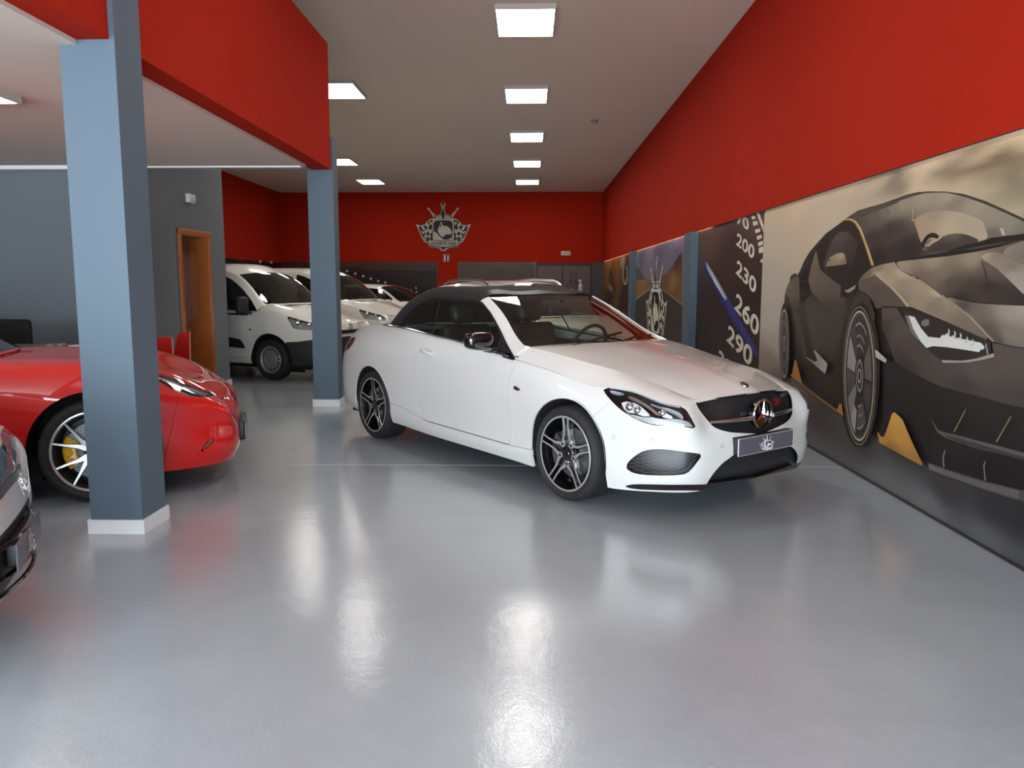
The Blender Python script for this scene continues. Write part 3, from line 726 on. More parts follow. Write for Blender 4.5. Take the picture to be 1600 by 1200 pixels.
# whole body
body = c3([(75, 1200), (90, 985), (102, 930), (130, 870), (140, 822), (185, 797), (190, 820), (215, 790), (250, 705), (300, 620), (370, 540), (440, 462), (540, 390), (620, 328), (710, 268), (800, 240), (900, 212), (980, 185), (1100, 142), (1250, 104)])+c4([(120, 130), (220, 92), (330, 66), (440, 56), (620, 58), (800, 83), (1000, 148), (1200, 236), (1389, 325)])
body += [mw(1660, 380), mw(1660, 815)]+c7([(1015, 655), (700, 565), (480, 495), (350, 428), (250, 372), (100, 300), (0, 238)])+c5([(700, 905), (640, 990), (590, 940), (480, 760), (235, 578), (145, 495), (100, 515), (75, 440)])
pr.field(body, anc(c3, [(100, 1100, (66, 57, 49)), (400, 400, (44, 36, 32)), (800, 260, (78, 68, 58)), (1240, 130, (70, 61, 52)), (700, 1100, (48, 40, 35))])+anc(c4, [(500, 65, (66, 57, 50)), (1100, 190, (62, 53, 47)), (1389, 320, (58, 50, 44))])+anc(c5, [(300, 500, (44, 37, 33)), (500, 300, (42, 35, 31)), (600, 1000, (36, 31, 29)), (850, 700, (32, 27, 26))])+anc(c6, [(600, 900, (34, 29, 28)), (1200, 1100, (30, 26, 26))])+anc(c7, [(700, 400, (26, 22, 23))]), 0.035, 3)
# rear quarter and door
pr.field(c3([(92, 975), (102, 930), (132, 868), (192, 822), (215, 850), (216, 1000), (242, 1200), (160, 1200), (135, 1040), (110, 985)]), anc(c3, [(140, 880, (112, 101, 87)), (180, 900, (96, 86, 74)), (200, 1100, (74, 65, 56)), (120, 960, (100, 90, 76))]), 0.02)
pr.poly(c3([(212, 850), (232, 800), (290, 730), (355, 610), (300, 800), (292, 870), (312, 960), (300, 1200), (240, 1200), (216, 1000)]), (28, 22, 20))
for y in (862, 975, 1100): pr.poly(c3([(222, y), (268, y+4), (285, y+14), (222, y+8)]), (70, 62, 55))
pr.field(c3([(358, 600), (320, 720), (292, 850), (312, 945), (400, 1050), (600, 1200), (612, 985), (566, 905), (440, 805), (392, 765)]), anc(c3, [(350, 640, (118, 106, 92)), (320, 820, (108, 97, 84)), (420, 850, (100, 90, 78)), (500, 930, (90, 80, 70)), (480, 1080, (64, 56, 49)), (600, 1150, (56, 48, 42))]), 0.02)
pr.field(c3([(300, 1000), (400, 1060), (600, 1210)])+c5([(490, 150), (470, 260), (415, 400), (330, 380), (260, 340), (180, 0)]), anc(c5, [(250, 60, (66, 58, 51)), (400, 200, (50, 43, 38))]), 0.03)
pr.poly(c3([(540, 392), (600, 352), (640, 345), (682, 362), (735, 470), (770, 560), (835, 738), (785, 785), (690, 895), (632, 945), (566, 905), (440, 812), (395, 770), (372, 660), (366, 590), (430, 490)]), (36, 28, 26))
pr.field(c3([(450, 640), (470, 560), (520, 480), (570, 448), (630, 448), (692, 505), (716, 560), (690, 650), (650, 800), (600, 905), (540, 890), (460, 830), (428, 770), (422, 700)]), anc(c3, [(560, 480, (80, 71, 66)), (650, 560, (60, 52, 48)), (480, 700, (70, 62, 57)), (600, 800, (38, 30, 28)), (520, 860, (40, 33, 30))]), 0.02)
pr.field(c3([(458, 690), (480, 662), (530, 636), (580, 625), (602, 640), (622, 722), (540, 735), (440, 748)]), anc(c3, [(480, 690, (150, 134, 108)), (570, 650, (172, 156, 128)), (600, 710, (128, 112, 90)), (470, 735, (140, 124, 100))]), 0.015)
pr.poly(c3([(460, 672), (478, 690), (478, 704), (458, 690)]), (70, 60, 50))
pr.poly(c3([(440, 748), (620, 724), (605, 790), (580, 860), (520, 850), (455, 800)]), (36, 29, 27))
pr.poly(c3([(578, 830), (582, 930), (605, 955), (640, 968), (715, 895), (690, 985), (618, 1010), (566, 1008)]), (30, 24, 22))
pr.poly(c3([(604, 940), (625, 945), (700, 900), (690, 935), (640, 968), (612, 962)]), (158, 142, 116))
pr.poly(c3([(578, 352), (612, 338), (650, 335), (692, 352), (725, 392), (758, 455), (800, 560), (830, 660), (855, 735), (832, 738), (800, 640), (768, 540), (730, 440), (690, 375), (650, 350), (612, 350)]), (186, 152, 88))
pr.poly(c3([(640, 338), (690, 356), (730, 410), (790, 545), (842, 720), (848, 720), (800, 560), (742, 415), (700, 356), (655, 336)]), (226, 200, 150))
# windscreen, seen-through rear window, wheel and dash
ws = c3([(708, 350), (800, 300), (900, 262), (1060, 200)])+c4([(140, 160), (300, 105), (420, 75), (540, 68), (640, 70), (800, 108), (1000, 176), (1200, 262), (1389, 348)])+[mw(1655, 405), mw(1655, 420)]+c4([(1389, 480), (1060, 530), (640, 655), (250, 725), (0, 778)])+c3([(1100, 690), (870, 735), (840, 680), (790, 540), (740, 410)])
pr.field(ws, anc(c3, [(760, 400, (84, 74, 66)), (850, 500, (54, 45, 41)), (900, 660, (40, 32, 30)), (850, 330, (96, 86, 76)), (1000, 260, (140, 127, 110)), (1050, 420, (66, 57, 52)), (1150, 600, (40, 32, 30))])+anc(c4, [(60, 250, (110, 99, 86)), (200, 180, (152, 138, 120)), (400, 110, (160, 147, 128)), (650, 110, (164, 150, 130)), (900, 200, (158, 145, 124)), (1100, 330, (146, 136, 118)), (1250, 400, (140, 130, 114)), (1380, 450, (120, 112, 98)), (80, 420, (58, 49, 45)), (250, 600, (46, 38, 35)), (1090, 480, (110, 102, 90)), (700, 180, (134, 122, 104))]), 0.025, 3)
pr.field(c4([(312, 352), (350, 300), (430, 272), (520, 252), (640, 246), (760, 262), (880, 300), (992, 348), (1020, 430), (1050, 520), (960, 548), (640, 600), (420, 600), (376, 552), (345, 450)]), anc(c4, [(500, 290, (160, 142, 118)), (800, 330, (176, 160, 134)), (420, 400, (170, 148, 120)), (650, 420, (188, 168, 140)), (950, 420, (172, 157, 132)), (1000, 500, (178, 162, 136))]), 0.02)
pr.field(c4([(556, 540), (600, 500), (660, 480), (740, 470), (830, 482), (910, 512), (972, 545), (780, 640), (450, 662), (470, 590)]), anc(c4, [(700, 490, (98, 87, 76)), (850, 530, (70, 61, 55)), (560, 620, (60, 52, 48)), (700, 600, (62, 54, 50))]), 0.02)
pr.poly(c4([(382, 600), (390, 560), (420, 510), (450, 480), (490, 464), (530, 470), (564, 500), (545, 525), (512, 515), (480, 512), (450, 530), (425, 570), (412, 610), (400, 650), (390, 650)]), (34, 27, 25))
pr.poly(c4([(420, 580), (450, 535), (505, 522), (470, 560), (445, 590)]), (120, 110, 97)); pr.poly(c4([(396, 610), (446, 606), (436, 640), (400, 645)]), (104, 96, 88))
pr.poly(c4([(298, 225), (306, 225), (305, 330), (320, 345), (296, 352), (290, 340), (300, 330)]), (188, 168, 130))
pr.poly(c4([(1162, 415), (1198, 425), (1220, 488), (1188, 492)]), (186, 174, 152))
pr.poly(c4([(0, 772), (250, 722), (640, 652), (800, 590), (1000, 545), (1080, 515), (1389, 476)])+[mw(1655, 362), mw(1655, 372)]+c4([(1389, 540), (1180, 600), (1000, 642), (620, 698), (250, 738), (0, 785)])+c3([(1100, 695), (865, 742), (862, 730)]), (30, 24, 22))
pr.poly(c4([(780, 635), (1000, 590), (1180, 560), (1389, 535), (1180, 575), (900, 630)]), (72, 65, 60))
# front lid
lid = c4([(132, 752), (400, 722), (620, 700), (960, 648), (1180, 600), (1389, 540)])+[mw(1655, 372), mw(1655, 480)]+c4([(1389, 1172), (1100, 1165), (820, 1130), (590, 1080), (400, 930), (170, 828)])
pr.field(lid, anc(c4, [(170, 790, (156, 141, 120)), (500, 740, (156, 140, 118)), (900, 720, (150, 134, 114)), (600, 850, (124, 109, 92)), (400, 900, (112, 98, 82)), (700, 960, (84, 72, 63)), (900, 1000, (66, 56, 50)), (800, 1100, (48, 40, 37)), (1060, 1000, (52, 44, 40)), (1200, 1100, (54, 46, 42)), (1130, 850, (90, 79, 68)), (1050, 800, (96, 84, 73)), (1300, 1120, (50, 43, 40))]), 0.03, 3)
pr.field(c4([(965, 692), (1040, 664), (1120, 655), (1180, 672), (1389, 775)])+[mw(1655, 440), mw(1655, 490)]+c4([(1389, 1062), (1240, 915), (1130, 815), (1010, 735)]), anc(c4, [(1000, 700, (170, 154, 130)), (1150, 680, (132, 119, 104)), (1150, 740, (140, 128, 112)), (1300, 900, (158, 147, 132)), (1380, 1000, (160, 150, 134)), (1280, 800, (128, 117, 103))]), 0.025)
pr.field(c4([(1150, 652), (1389, 545)])+[mw(1655, 380), mw(1655, 440)]+c4([(1389, 772), (1190, 672)]), anc(c4, [(1200, 640, (138, 125, 108)), (1380, 700, (122, 112, 98))]), 0.03)
pr.poly(c4([(985, 735), (995, 740), (1040, 900), (1075, 1120), (1060, 1120), (1030, 920)]), (52, 44, 40))
pr.poly(c4([(128, 754), (138, 752), (172, 826), (164, 826)]), (40, 33, 30))
# front wing
wing = c3([(722, 880), (760, 820), (800, 785), (850, 752), (920, 728), (1035, 705), (1075, 770), (1140, 805), (1250, 865)])+c4([(300, 880), (420, 950), (560, 1060), (730, 1205)])+c6([(620, 78), (750, 190), (850, 290), (955, 402), (870, 385), (700, 300), (500, 215), (260, 112), (165, 100)])+c3([(1080, 1085), (900, 1090), (860, 1060), (790, 970), (730, 940)])
pr.field(wing, anc(c3, [(800, 800, (110, 98, 84)), (900, 760, (134, 121, 102)), (1000, 740, (160, 144, 122)), (900, 815, (176, 158, 130)), (1000, 880, (170, 152, 124)), (1100, 900, (150, 134, 112)), (760, 900, (88, 78, 67)), (850, 930, (86, 76, 66)), (960, 1000, (86, 75, 65)), (1050, 1060, (88, 77, 66))])+anc(c4, [(200, 850, (184, 168, 140)), (400, 1000, (160, 143, 118)), (550, 1120, (140, 124, 103)), (560, 1070, (190, 172, 144))])+anc(c6, [(300, 60, (150, 134, 112)), (450, 100, (132, 117, 99)), (700, 260, (118, 104, 88)), (880, 360, (110, 98, 84))]), 0.025, 3)
pr.field(c3([(722, 885), (800, 850), (870, 812), (940, 870), (1020, 945), (1100, 1020), (1165, 1088), (1080, 1085), (870, 1102), (842, 1020), (790, 955)]), anc(c3, [(800, 900, (92, 82, 71)), (900, 950, (82, 72, 62)), (1050, 1050, (86, 75, 65)), (900, 860, (100, 88, 76))]), 0.02)
pr.poly(c3([(868, 812), (885, 812), (1000, 905), (1100, 1000), (1160, 1075), (1140, 1060), (1000, 925)]), (196, 176, 144))
pr.poly(c4([(0, 905), (120, 1010), (230, 1130), (275, 1200), (250, 1200), (180, 1110), (60, 985), (0, 925)]), (178, 160, 132))
# nose panel right of the wing
pr.field(c6([(505, 5), (640, 40), (800, 72), (1000, 88), (1200, 96)])+[mw(1655, 480), mw(1655, 545)]+c6([(1200, 455), (1060, 432), (955, 405), (740, 182)]), anc(c6, [(560, 25, (130, 118, 102)), (700, 100, (80, 70, 62)), (800, 150, (110, 99, 88)), (1100, 150, (152, 141, 126)), (1100, 350, (124, 114, 101)), (900, 300, (84, 74, 66)), (980, 390, (80, 70, 62)), (1190, 130, (160, 150, 134))]), 0.025)
pr.poly(c6([(500, 8), (520, 2), (760, 180), (965, 400), (950, 408), (740, 190)]), (150, 135, 114))
pr.field(c6([(0, 105), (130, 108), (165, 175), (290, 372), (380, 455), (515, 572), (760, 578), (960, 545), (945, 415), (1060, 436), (1200, 460)])+[mw(1655, 545), mw(1655, 645)]+c6([(1200, 965), (1050, 935), (900, 890), (700, 840), (500, 785), (300, 690), (110, 580), (60, 400), (0, 300)]), anc(c6, [(60, 150, (82, 72, 63)), (150, 300, (80, 70, 62)), (300, 500, (70, 61, 56)), (500, 650, (74, 65, 60)), (800, 650, (82, 73, 68)), (1100, 600, (80, 71, 66)), (1150, 850, (66, 58, 54)), (700, 780, (60, 52, 49)), (200, 600, (50, 43, 40)), (20, 280, (50, 42, 38))]), 0.025)
pr.poly(c6([(950, 400), (1060, 428), (1200, 452)])+[mw(1655, 546), mw(1655, 548)]+c6([(1200, 462), (1060, 438), (945, 412)]), (34, 28, 26))
pr.poly(c6([(0, 98), (250, 106), (560, 235), (800, 345), (930, 400), (940, 412), (780, 352), (560, 250), (260, 122), (0, 112)]), (38, 31, 29))
# headlamp
pr.poly(c6([(155, 130), (245, 132), (310, 150), (560, 240), (760, 325), (935, 412), (938, 520), (760, 572), (530, 580), (420, 490), (290, 372), (200, 235)]), (38, 32, 31))
pr.poly(c6([(200, 180), (245, 178), (280, 260), (340, 380), (310, 392), (250, 320)]), (110, 108, 104))
pr.poly(c6([(232, 182), (282, 192), (340, 290), (400, 362), (500, 372), (520, 345), (560, 348), (620, 370), (720, 385), (850, 412), (884, 450), (870, 470), (850, 470), (835, 492), (700, 470), (560, 450), (440, 440), (385, 456), (335, 402), (270, 290)]), (216, 216, 210))
for x, y in ((570, 290), (622, 308), (672, 326), (728, 356), (778, 378)): pr.poly(c6([(x, y), (x+16, y+18), (x+12, y+62), (x-24, y+58), (x-18, y+40), (x+2, y+44)]), (196, 194, 188))
pr.poly(c6([(515, 560), (700, 565), (820, 545), (935, 510), (964, 500), (966, 536), (860, 560), (740, 580), (530, 584)]), (158, 148, 136))
pr.poly(c6([(345, 230), (380, 210), (410, 215), (410, 260), (370, 275), (345, 262)]), (120, 112, 106)); pr.poly(c6([(890, 420), (905, 420), (920, 510), (905, 512)]), (140, 134, 128))
# lower bumper: splitter blades and gold lines
pr.field(c6([(0, 490), (110, 580), (300, 690), (500, 785), (900, 890), (1200, 968)])+[mw(1655, 650), mw(1655, 815)]+c7([(1015, 640), (700, 560), (480, 480), (345, 420), (170, 60), (115, 15), (20, 190)]), anc(c6, [(300, 800, (33, 28, 27)), (900, 950, (36, 31, 30)), (700, 1150, (28, 24, 24))])+anc(c7, [(700, 400, (24, 21, 22)), (600, 250, (30, 26, 26))]), 0.04)
pr.poly(c7([(358, 62), (370, 75), (412, 145), (460, 165), (540, 182), (850, 262), (1015, 305)])+[mw(1655, 722), mw(1655, 734)]+c7([(1015, 358), (860, 320), (700, 285), (560, 240), (450, 195), (405, 160)]), (88, 82, 78))
pr.poly(c7([(450, 182), (540, 200), (850, 290), (1015, 335)])+[mw(1655, 730), mw(1655, 735)]+c7([(1015, 358), (860, 320), (700, 285), (560, 240)]), (60, 55, 53))
pr.poly(c7([(335, 380), (420, 410), (480, 432), (650, 485), (770, 520), (900, 552), (1015, 580)])+[mw(1655, 776), mw(1655, 792)]+c7([(1015, 660), (850, 612), (700, 562), (560, 510), (450, 475), (348, 430)]), (74, 70, 68))
V0 = c7([(360, 400), (1010, 600)])
for k in range(52):       # ribbed edge of the lower blade
    f = k/51.0; x = 350+660*f; y = 395+190*f+12*math.sin(math.pi*f); h_ = 38+18*f
    pr.poly(c7([(x, y), (x+5.5, y+1), (x+8, y+h_), (x+3, y+h_-1)]), (128, 122, 118))
for pts in ([(626, 0), (634, 0), (552, 158), (542, 158)], [(956, 48), (964, 52), (860, 235), (848, 235)]): pr.poly(c7(pts), (136, 110, 78))
for pts in ([(478, 290), (484, 294), (470, 340), (476, 415), (468, 415), (462, 340)], [(768, 372), (776, 376), (768, 410), (778, 510), (770, 512), (760, 405)]): pr.poly(c7(pts), (130, 122, 116))
# wheels
def ell(cx, cy, rx, ry, cf, n=48, tilt=0.0): return cf([(cx+rx*math.cos(a)+tilt*math.sin(a)*ry, cy+ry*math.sin(a)) for a in np.linspace(0, 2*math.pi, n+1)[:-1]])
pr.poly(ell(640, 470, 150, 545, c5, tilt=0.0), (24, 19, 18))
pr.field(c3([(640, 1190), (680, 1080), (740, 1000), (790, 975), (840, 1010), (880, 1100), (900, 1200), (860, 1200), (840, 1110), (790, 1045), (740, 1060), (690, 1130), (670, 1200)]), anc(c3, [(760, 990, (60, 52, 45)), (870, 1150, (50, 43, 38))]), 0.02)
for rx, ry, c in ((124, 508, (26, 21, 20)), (121, 502, (128, 100, 58)), (116, 492, (30, 25, 23)), (108, 470, (176, 168, 158)), (103, 458, (72, 67, 64)), (96, 440, (44, 39, 38))): pr.poly(ell(642, 495, rx, ry, c5), c)
def sector(a0, a1, r0, r1, col, n=10):
    A = np.linspace(a0, a1, n); cx, cy = 644, 495
    P = [(cx+96*r1*math.cos(a), cy+440*r1*math.sin(a)) for a in A]+[(cx+96*r0*math.cos(a), cy+440*r0*math.sin(a)) for a in A[::-1]]
    pr.poly(c5(P), col)
for a0, a1, r0, r1, c in ((2.3, 2.75, .3, .97, (120, 114, 108)), (2.75, 3.3, .35, .97, (74, 69, 66)), (3.3, 3.9, .35, .95, (140, 134, 127)), (3.9, 4.3, .4, .95, (60, 55, 53)), (0.2, .75, .35, .9, (64, 59, 57)), (-.6, .1, .4, .92, (88, 83, 79)), (1.0, 1.8, .5, .9, (76, 71, 68)), (1.9, 2.3, .6, .98, (150, 144, 138)), (4.5, 5.3, .45, .8, (52, 47, 45))): sector(a0, a1, r0, r1, c)
for r, c in ((.86, (126, 120, 114)), (.66, (112, 106, 101)), (.5, (120, 114, 108))):
    for a0, a1 in ((-1.9, -.9), (1.2, 1.75)): sector(a0, a1, r-.02, r+.02, c)
for rx, ry, c in ((34, 150, (34, 29, 28)), (26, 120, (120, 114, 108)), (20, 96, (54, 49, 47)), (12, 52, (150, 144, 138)), (8, 36, (40, 35, 33))): pr.poly(ell(648, 495, rx, ry, c5), c)
pr.poly(ell(100, 255, 40, 285, c5), (26, 21, 19))
for rx, ry, c in ((34, 265, (40, 34, 31)), (31, 250, (168, 160, 150)), (27, 232, (62, 56, 52)), (20, 180, (96, 89, 83)), (14, 130, (50, 44, 41)), (8, 60, (150, 143, 134)), (5, 36, (44, 38, 36))): pr.poly(ell(98, 262, rx, ry, c5), c)
# gold flaps and skirt line, door crest, badge
GOLD = (176, 126, 56)
pr.poly(c5([(140, 480), (148, 490), (158, 480), (176, 378), (186, 385), (215, 490), (232, 562), (145, 492)]), GOLD)
pr.poly(c5([(228, 560), (240, 566), (485, 738), (505, 692), (520, 700), (532, 785), (478, 752), (230, 575)]), (138, 103, 58)); pr.poly(c5([(485, 745), (506, 694), (520, 702), (531, 784)]), GOLD)
pr.field(c7([(0, 162), (20, 190), (35, 200), (52, 185), (105, 30), (122, 17), (165, 55), (182, 75), (250, 230), (320, 375), (345, 418), (250, 368), (110, 292), (0, 232)])+c5([(800, 960), (785, 930), (778, 900)]), anc(c7, [(120, 60, (196, 146, 70)), (150, 200, (190, 138, 64)), (100, 280, (140, 100, 48)), (300, 390, (150, 108, 52)), (20, 210, (176, 126, 56))]), 0.02)
pr.field(c5([(208, 328), (262, 358), (322, 392), (345, 384), (314, 312), (322, 308), (418, 408), (400, 482), (350, 440), (300, 396)]), anc(c5, [(230, 345, (110, 102, 90)), (330, 350, (150, 143, 128)), (390, 430, (162, 155, 140)), (300, 390, (140, 132, 118))]), 0.015)
pr.poly(c5([(764, 308), (780, 312), (852, 378), (842, 402), (772, 362)]), (176, 170, 158)); pr.poly(c5([(195, 0), (230, 180), (262, 350), (245, 345), (215, 200), (180, 0)]), (64, 56, 48))
mural(pr, CY0, CY1, 'wall_mural', 'large mural of a dark sports car with gold trim under a cloudy sky')

# 2. speedometer
GY0, GY1 = 8.745, 12.06
pr = mural_print(); s_ = 130/578.0
cg = crop(1080, 310, s_)
pr.field([yx(GY0, .012), yx(GY1, .012), yx(GY1, BAND), yx(GY0, BAND)], [(9.2, 2.2, (92, 66, 54)), (11.3, 2.2, (96, 72, 60)), (10, 1.9, (58, 38, 34)), (9, 1.2, (40, 27, 25)), (11, 1.2, (42, 29, 27)), (10, 0.4, (30, 23, 22)), (11.3, .5, (34, 27, 25))], 0.08)
pr.poly(cg([(100, 436), (112, 448), (180, 560), (260, 700), (365, 880), (462, 1062), (455, 1102), (330, 920), (220, 740), (120, 545), (84, 482)]), (52, 56, 128))
pr.poly(cg([(102, 440), (112, 450), (185, 570), (250, 690), (240, 712), (170, 600), (112, 495)]), (160, 176, 196)); pr.poly(cg([(125, 490), (180, 580), (235, 690), (225, 690), (165, 590)]), (214, 220, 216))
pr.poly(cg([(82, 484), (100, 470), (130, 540), (300, 850), (450, 1100), (400, 1040), (240, 790)]), (40, 38, 92))
WH = (226, 220, 204)
def number(txt, top_left, bottom_left, right_mid, k=1.0):
    """numerals placed by three corners of their box"""
    a, b, c = [np.array(mw(1080+x*s_, 310+y*s_)) for x, y in (top_left, bottom_left, right_mid)]
    V, F = text_polys(txt, 1.0, 0, 0.022); x0, x1 = V[:, 0].min(), V[:, 0].max(); y0, y1 = V[:, 1].min(), V[:, 1].max()
    u = (V[:, 0]-x0)/(x1-x0); v = (V[:, 1]-y0)/(y1-y0)
    up = a-b; rt = c-(a+b)/2
    pr.raw(b[None]+v[:, None]*up+u[:, None]*rt, F, WH)
number('170', (288, 72), (288, 152), (402, 186)); number('200', (322, 236), (312, 322), (440, 382)); number('230', (322, 422), (310, 520), (452, 618))
number('260', (318, 648), (300, 765), (470, 908)); number('290', (262, 872), (246, 990), (424, 1115)); number('320', (196, 1045), (180, 1165), (340, 1290))
pr.poly(cg([(440, 60), (462, 68), (506, 190), (506, 240)]), WH)
for q in ([(410, 80), (428, 88), (424, 102), (408, 96)], [(418, 118), (446, 122), (448, 142), (426, 146)], [(430, 160), (464, 158), (466, 180), (434, 192)], [(446, 215), (482, 210), (484, 230), (450, 244)], [(458, 262), (492, 252), (494, 276), (462, 290)], [(466, 308), (500, 294), (501, 320), (470, 334)], [(472, 346), (502, 330), (503, 376), (474, 382)], [(486, 425), (500, 420), (500, 448), (486, 446)]): pr.poly(cg(q), WH)
pr.poly(cg([(14, 940), (30, 945), (36, 1000), (14, 1010)]), (150, 36, 30))
mural(pr, GY0, GY1, 'wall_mural', 'dark speedometer mural with numerals 170 to 290 and a blue needle on the right wall')

# 3. desert road with the emblem
HY0, HY1 = 12.61, 18.89
pr = mural_print(); cr_ = crop(930, 370, 160/1129)
pr.field([yx(HY0, .012), yx(HY1, .012), yx(HY1, BAND), yx(HY0, BAND)], anc(cr_, [(450, 200, (150, 148, 160)), (600, 130, (150, 140, 160)), (900, 50, (158, 148, 170)), (500, 250, (98, 102, 132)), (700, 220, (100, 100, 134)), (900, 150, (104, 100, 132)), (500, 330, (110, 114, 130)), (800, 300, (112, 116, 132)), (560, 430, (128, 124, 124))]), 0.1)
pr.poly(cr_([(436, 350), (452, 335), (500, 370), (540, 440), (560, 475), (436, 480)]), (92, 88, 96))
pr.field(cr_([(436, 475), (560, 470), (640, 480), (720, 440), (790, 395), (850, 320), (910, 225), (958, 160), (960, 745), (720, 560), (620, 540), (436, 690)]), anc(cr_, [(500, 500, (152, 120, 86)), (480, 600, (150, 104, 50)), (900, 300, (80, 58, 48)), (930, 230, (74, 56, 50)), (800, 450, (122, 88, 56)), (900, 600, (128, 88, 50)), (860, 500, (150, 110, 66)), (740, 460, (104, 80, 62))]), 0.08)
pr.field(cr_([(436, 690), (610, 570), (700, 560), (960, 745), (960, 1200), (436, 1200)])+[yx(HY0, 0.012), yx(HY1, 0.012)], anc(cr_, [(500, 750, (70, 64, 56)), (800, 800, (64, 58, 50)), (700, 1100, (54, 48, 43))]), 0.15)
pr.poly(cr_([(436, 690), (600, 576), (604, 582), (436, 708)]), (176, 160, 130)); pr.poly(cr_([(735, 572), (960, 742), (960, 756), (728, 574)]), (150, 136, 112))
a, b = np.array(cr_([(676, 140)])[0]), np.array(cr_([(676, 1010)])[0]); lft = np.array(cr_([(560, 700)])[0]); rgt = np.array(cr_([(795, 700)])[0])
def conv(q):
    u = (q[0]-115)/(1040-115.0); v = (q[1]-90)/(890-90.0)
    return (lft[0]+u*(rgt[0]-lft[0]), 2.02-v*1.95)
emblem(pr, conv, (228, 222, 206), (22, 18, 17))
mural(pr, HY0, HY1, 'wall_mural', 'desert road mural with the crowned emblem standing on the asphalt on the right wall')

# 4. sepia close-up beside the back wall
SY0, SY1 = 19.41, 27.2
pr = mural_print(); cs = crop(930, 370, 160/1129)
pr.field([yx(SY0, .012), yx(SY1, .012), yx(SY1, BAND), yx(SY0, BAND)], anc(cs, [(150, 270, (190, 134, 70)), (250, 240, (170, 112, 58)), (130, 400, (150, 104, 60)), (220, 400, (140, 94, 48)), (200, 600, (96, 70, 48)), (300, 700, (60, 42, 36)), (150, 700, (56, 40, 34)), (330, 400, (84, 60, 46))]), 0.2)
for P_, c in (([(160, 330), (200, 420), (240, 600), (210, 620), (150, 480)], (78, 56, 40)), ([(130, 500), (190, 560), (200, 600), (150, 590)], (150, 126, 96)), ([(180, 250), (195, 380), (240, 480), (280, 560), (290, 540), (230, 420)], (110, 78, 48)), ([(270, 280), (300, 210), (330, 220), (330, 330), (300, 370)], (170, 150, 134)), ([(160, 600), (210, 640), (200, 690), (160, 680)], (66, 46, 38))): pr.poly(cs(P_), c)
for rx, ry, c in ((36, 120, (40, 28, 24)), (30, 108, (190, 184, 172)), (24, 92, (110, 102, 92)), (14, 50, (60, 54, 48))): pr.poly(ell(332, 420, rx, ry, cs), c)
pr.poly(cs([(290, 560), (360, 520), (360, 820), (270, 780)]), (58, 40, 34)); pr.poly(cs([(320, 330), (340, 300), (345, 380), (330, 400)]), (40, 30, 26))
mural(pr, SY0, SY1, 'wall_mural', 'brown sepia mural of machine parts at the far end of the right wall')
# ================================================================ WHEELS
rubber = mat('tyre_rubber', srgb(30, 30, 31), 0.75, bump=0.15, bump_scale=90)
rim_black = mat('gloss_black_rim', srgb(14, 14, 15), 0.22, coat=0.6)
machined = mat('machined_alloy', (0.44, 0.42, 0.415), 0.42, 0.55)
silver = mat('silver_alloy', (0.70, 0.71, 0.72), 0.25, 0.9)
dark_metal = mat('dark_metal', srgb(40, 40, 42), 0.5, 0.6)
disc_m = mat('brake_disc_steel', (0.35, 0.36, 0.37), 0.35, 0.9)
def tyre(R, r, w, grooves=True):
    p = [(r-0.006, 0.016), (r+0.004, 0.004), (r+0.018, -0.004), ((R+r)/2, -0.011), (R-0.022, -0.003), (R-0.008, 0.010), (R-0.001, 0.028)]
    if grooves:
        for k in range(4):
            c = 0.028+(w-0.056)*(k+0.6)/4.2
            p += [(R, c-0.006), (R-0.007, c-0.004), (R-0.007, c+0.004), (R, c+0.006)]
    p += [(R-0.001, w-0.028), (R-0.010, w-0.008), ((R+r)/2, w+0.008), (r, w-0.012)]
    n = 120; m = MB().lathe(p, n); q = len(p)
    for k in range(n):                      # shoulder notches
        if k % 3 == 0:
            for j in (5, 6):
                x, y, z = m.v[k*q+j]; f = 1-(.006 if j == 5 else .005)/R; m.v[k*q+j] = (x*f, y+.002, z*f)
    return m
def bar(mb, pts, ws, h0, h1, bev=0.004):
    """flat bar along 2D points (x,z) with widths; outer face at y=h0 (smaller = further out); face slot 0, sides slot 1"""
    pts = [np.array(p, float) for p in pts]; L = []; R = []; hs0 = h0 if hasattr(h0, '__len__') else [h0]*len(pts)
    for i, p in enumerate(pts):
        t = pts[min(i+1, len(pts)-1)]-pts[max(i-1, 0)]; t /= np.linalg.norm(t); n = np.array([-t[1], t[0]])
        L.append(p+n*ws[i]/2); R.append(p-n*ws[i]/2)
    V = []; 
    for i in range(len(pts)):
        a, b = L[i], R[i]; e = (b-a)/np.linalg.norm(b-a)*bev
        V += [(a[0], hs0[i]+bev, a[1]), (a[0]+e[0], hs0[i], a[1]+e[1]), (b[0]-e[0], hs0[i], b[1]-e[1]), (b[0], hs0[i]+bev, b[1]), (a[0]+e[0]*2, h1, a[1]+e[1]*2), (b[0]-e[0]*2, h1, b[1]-e[1]*2)]
    def q(i, j): return i*6+j
    for i in range(len(pts)-1):
        mb_f = [(1, 2, 0), (0, 1, 1), (2, 3, 1), (4, 0, 1), (3, 5, 1)]
        n0 = len(mb.v) if i == 0 else n0
        if i == 0: mb.add(V, [], False)
        for j, k, mi in mb_f:
            mb.f.append((n0+q(i, j), n0+q(i, k), n0+q(i+1, k), n0+q(i+1, j))); mb.smooth.append(False); mb.mi.append(mi)
    return mb
def pol(r, deg): a = math.radians(deg); return np.array([r*math.cos(a), r*math.sin(a)])
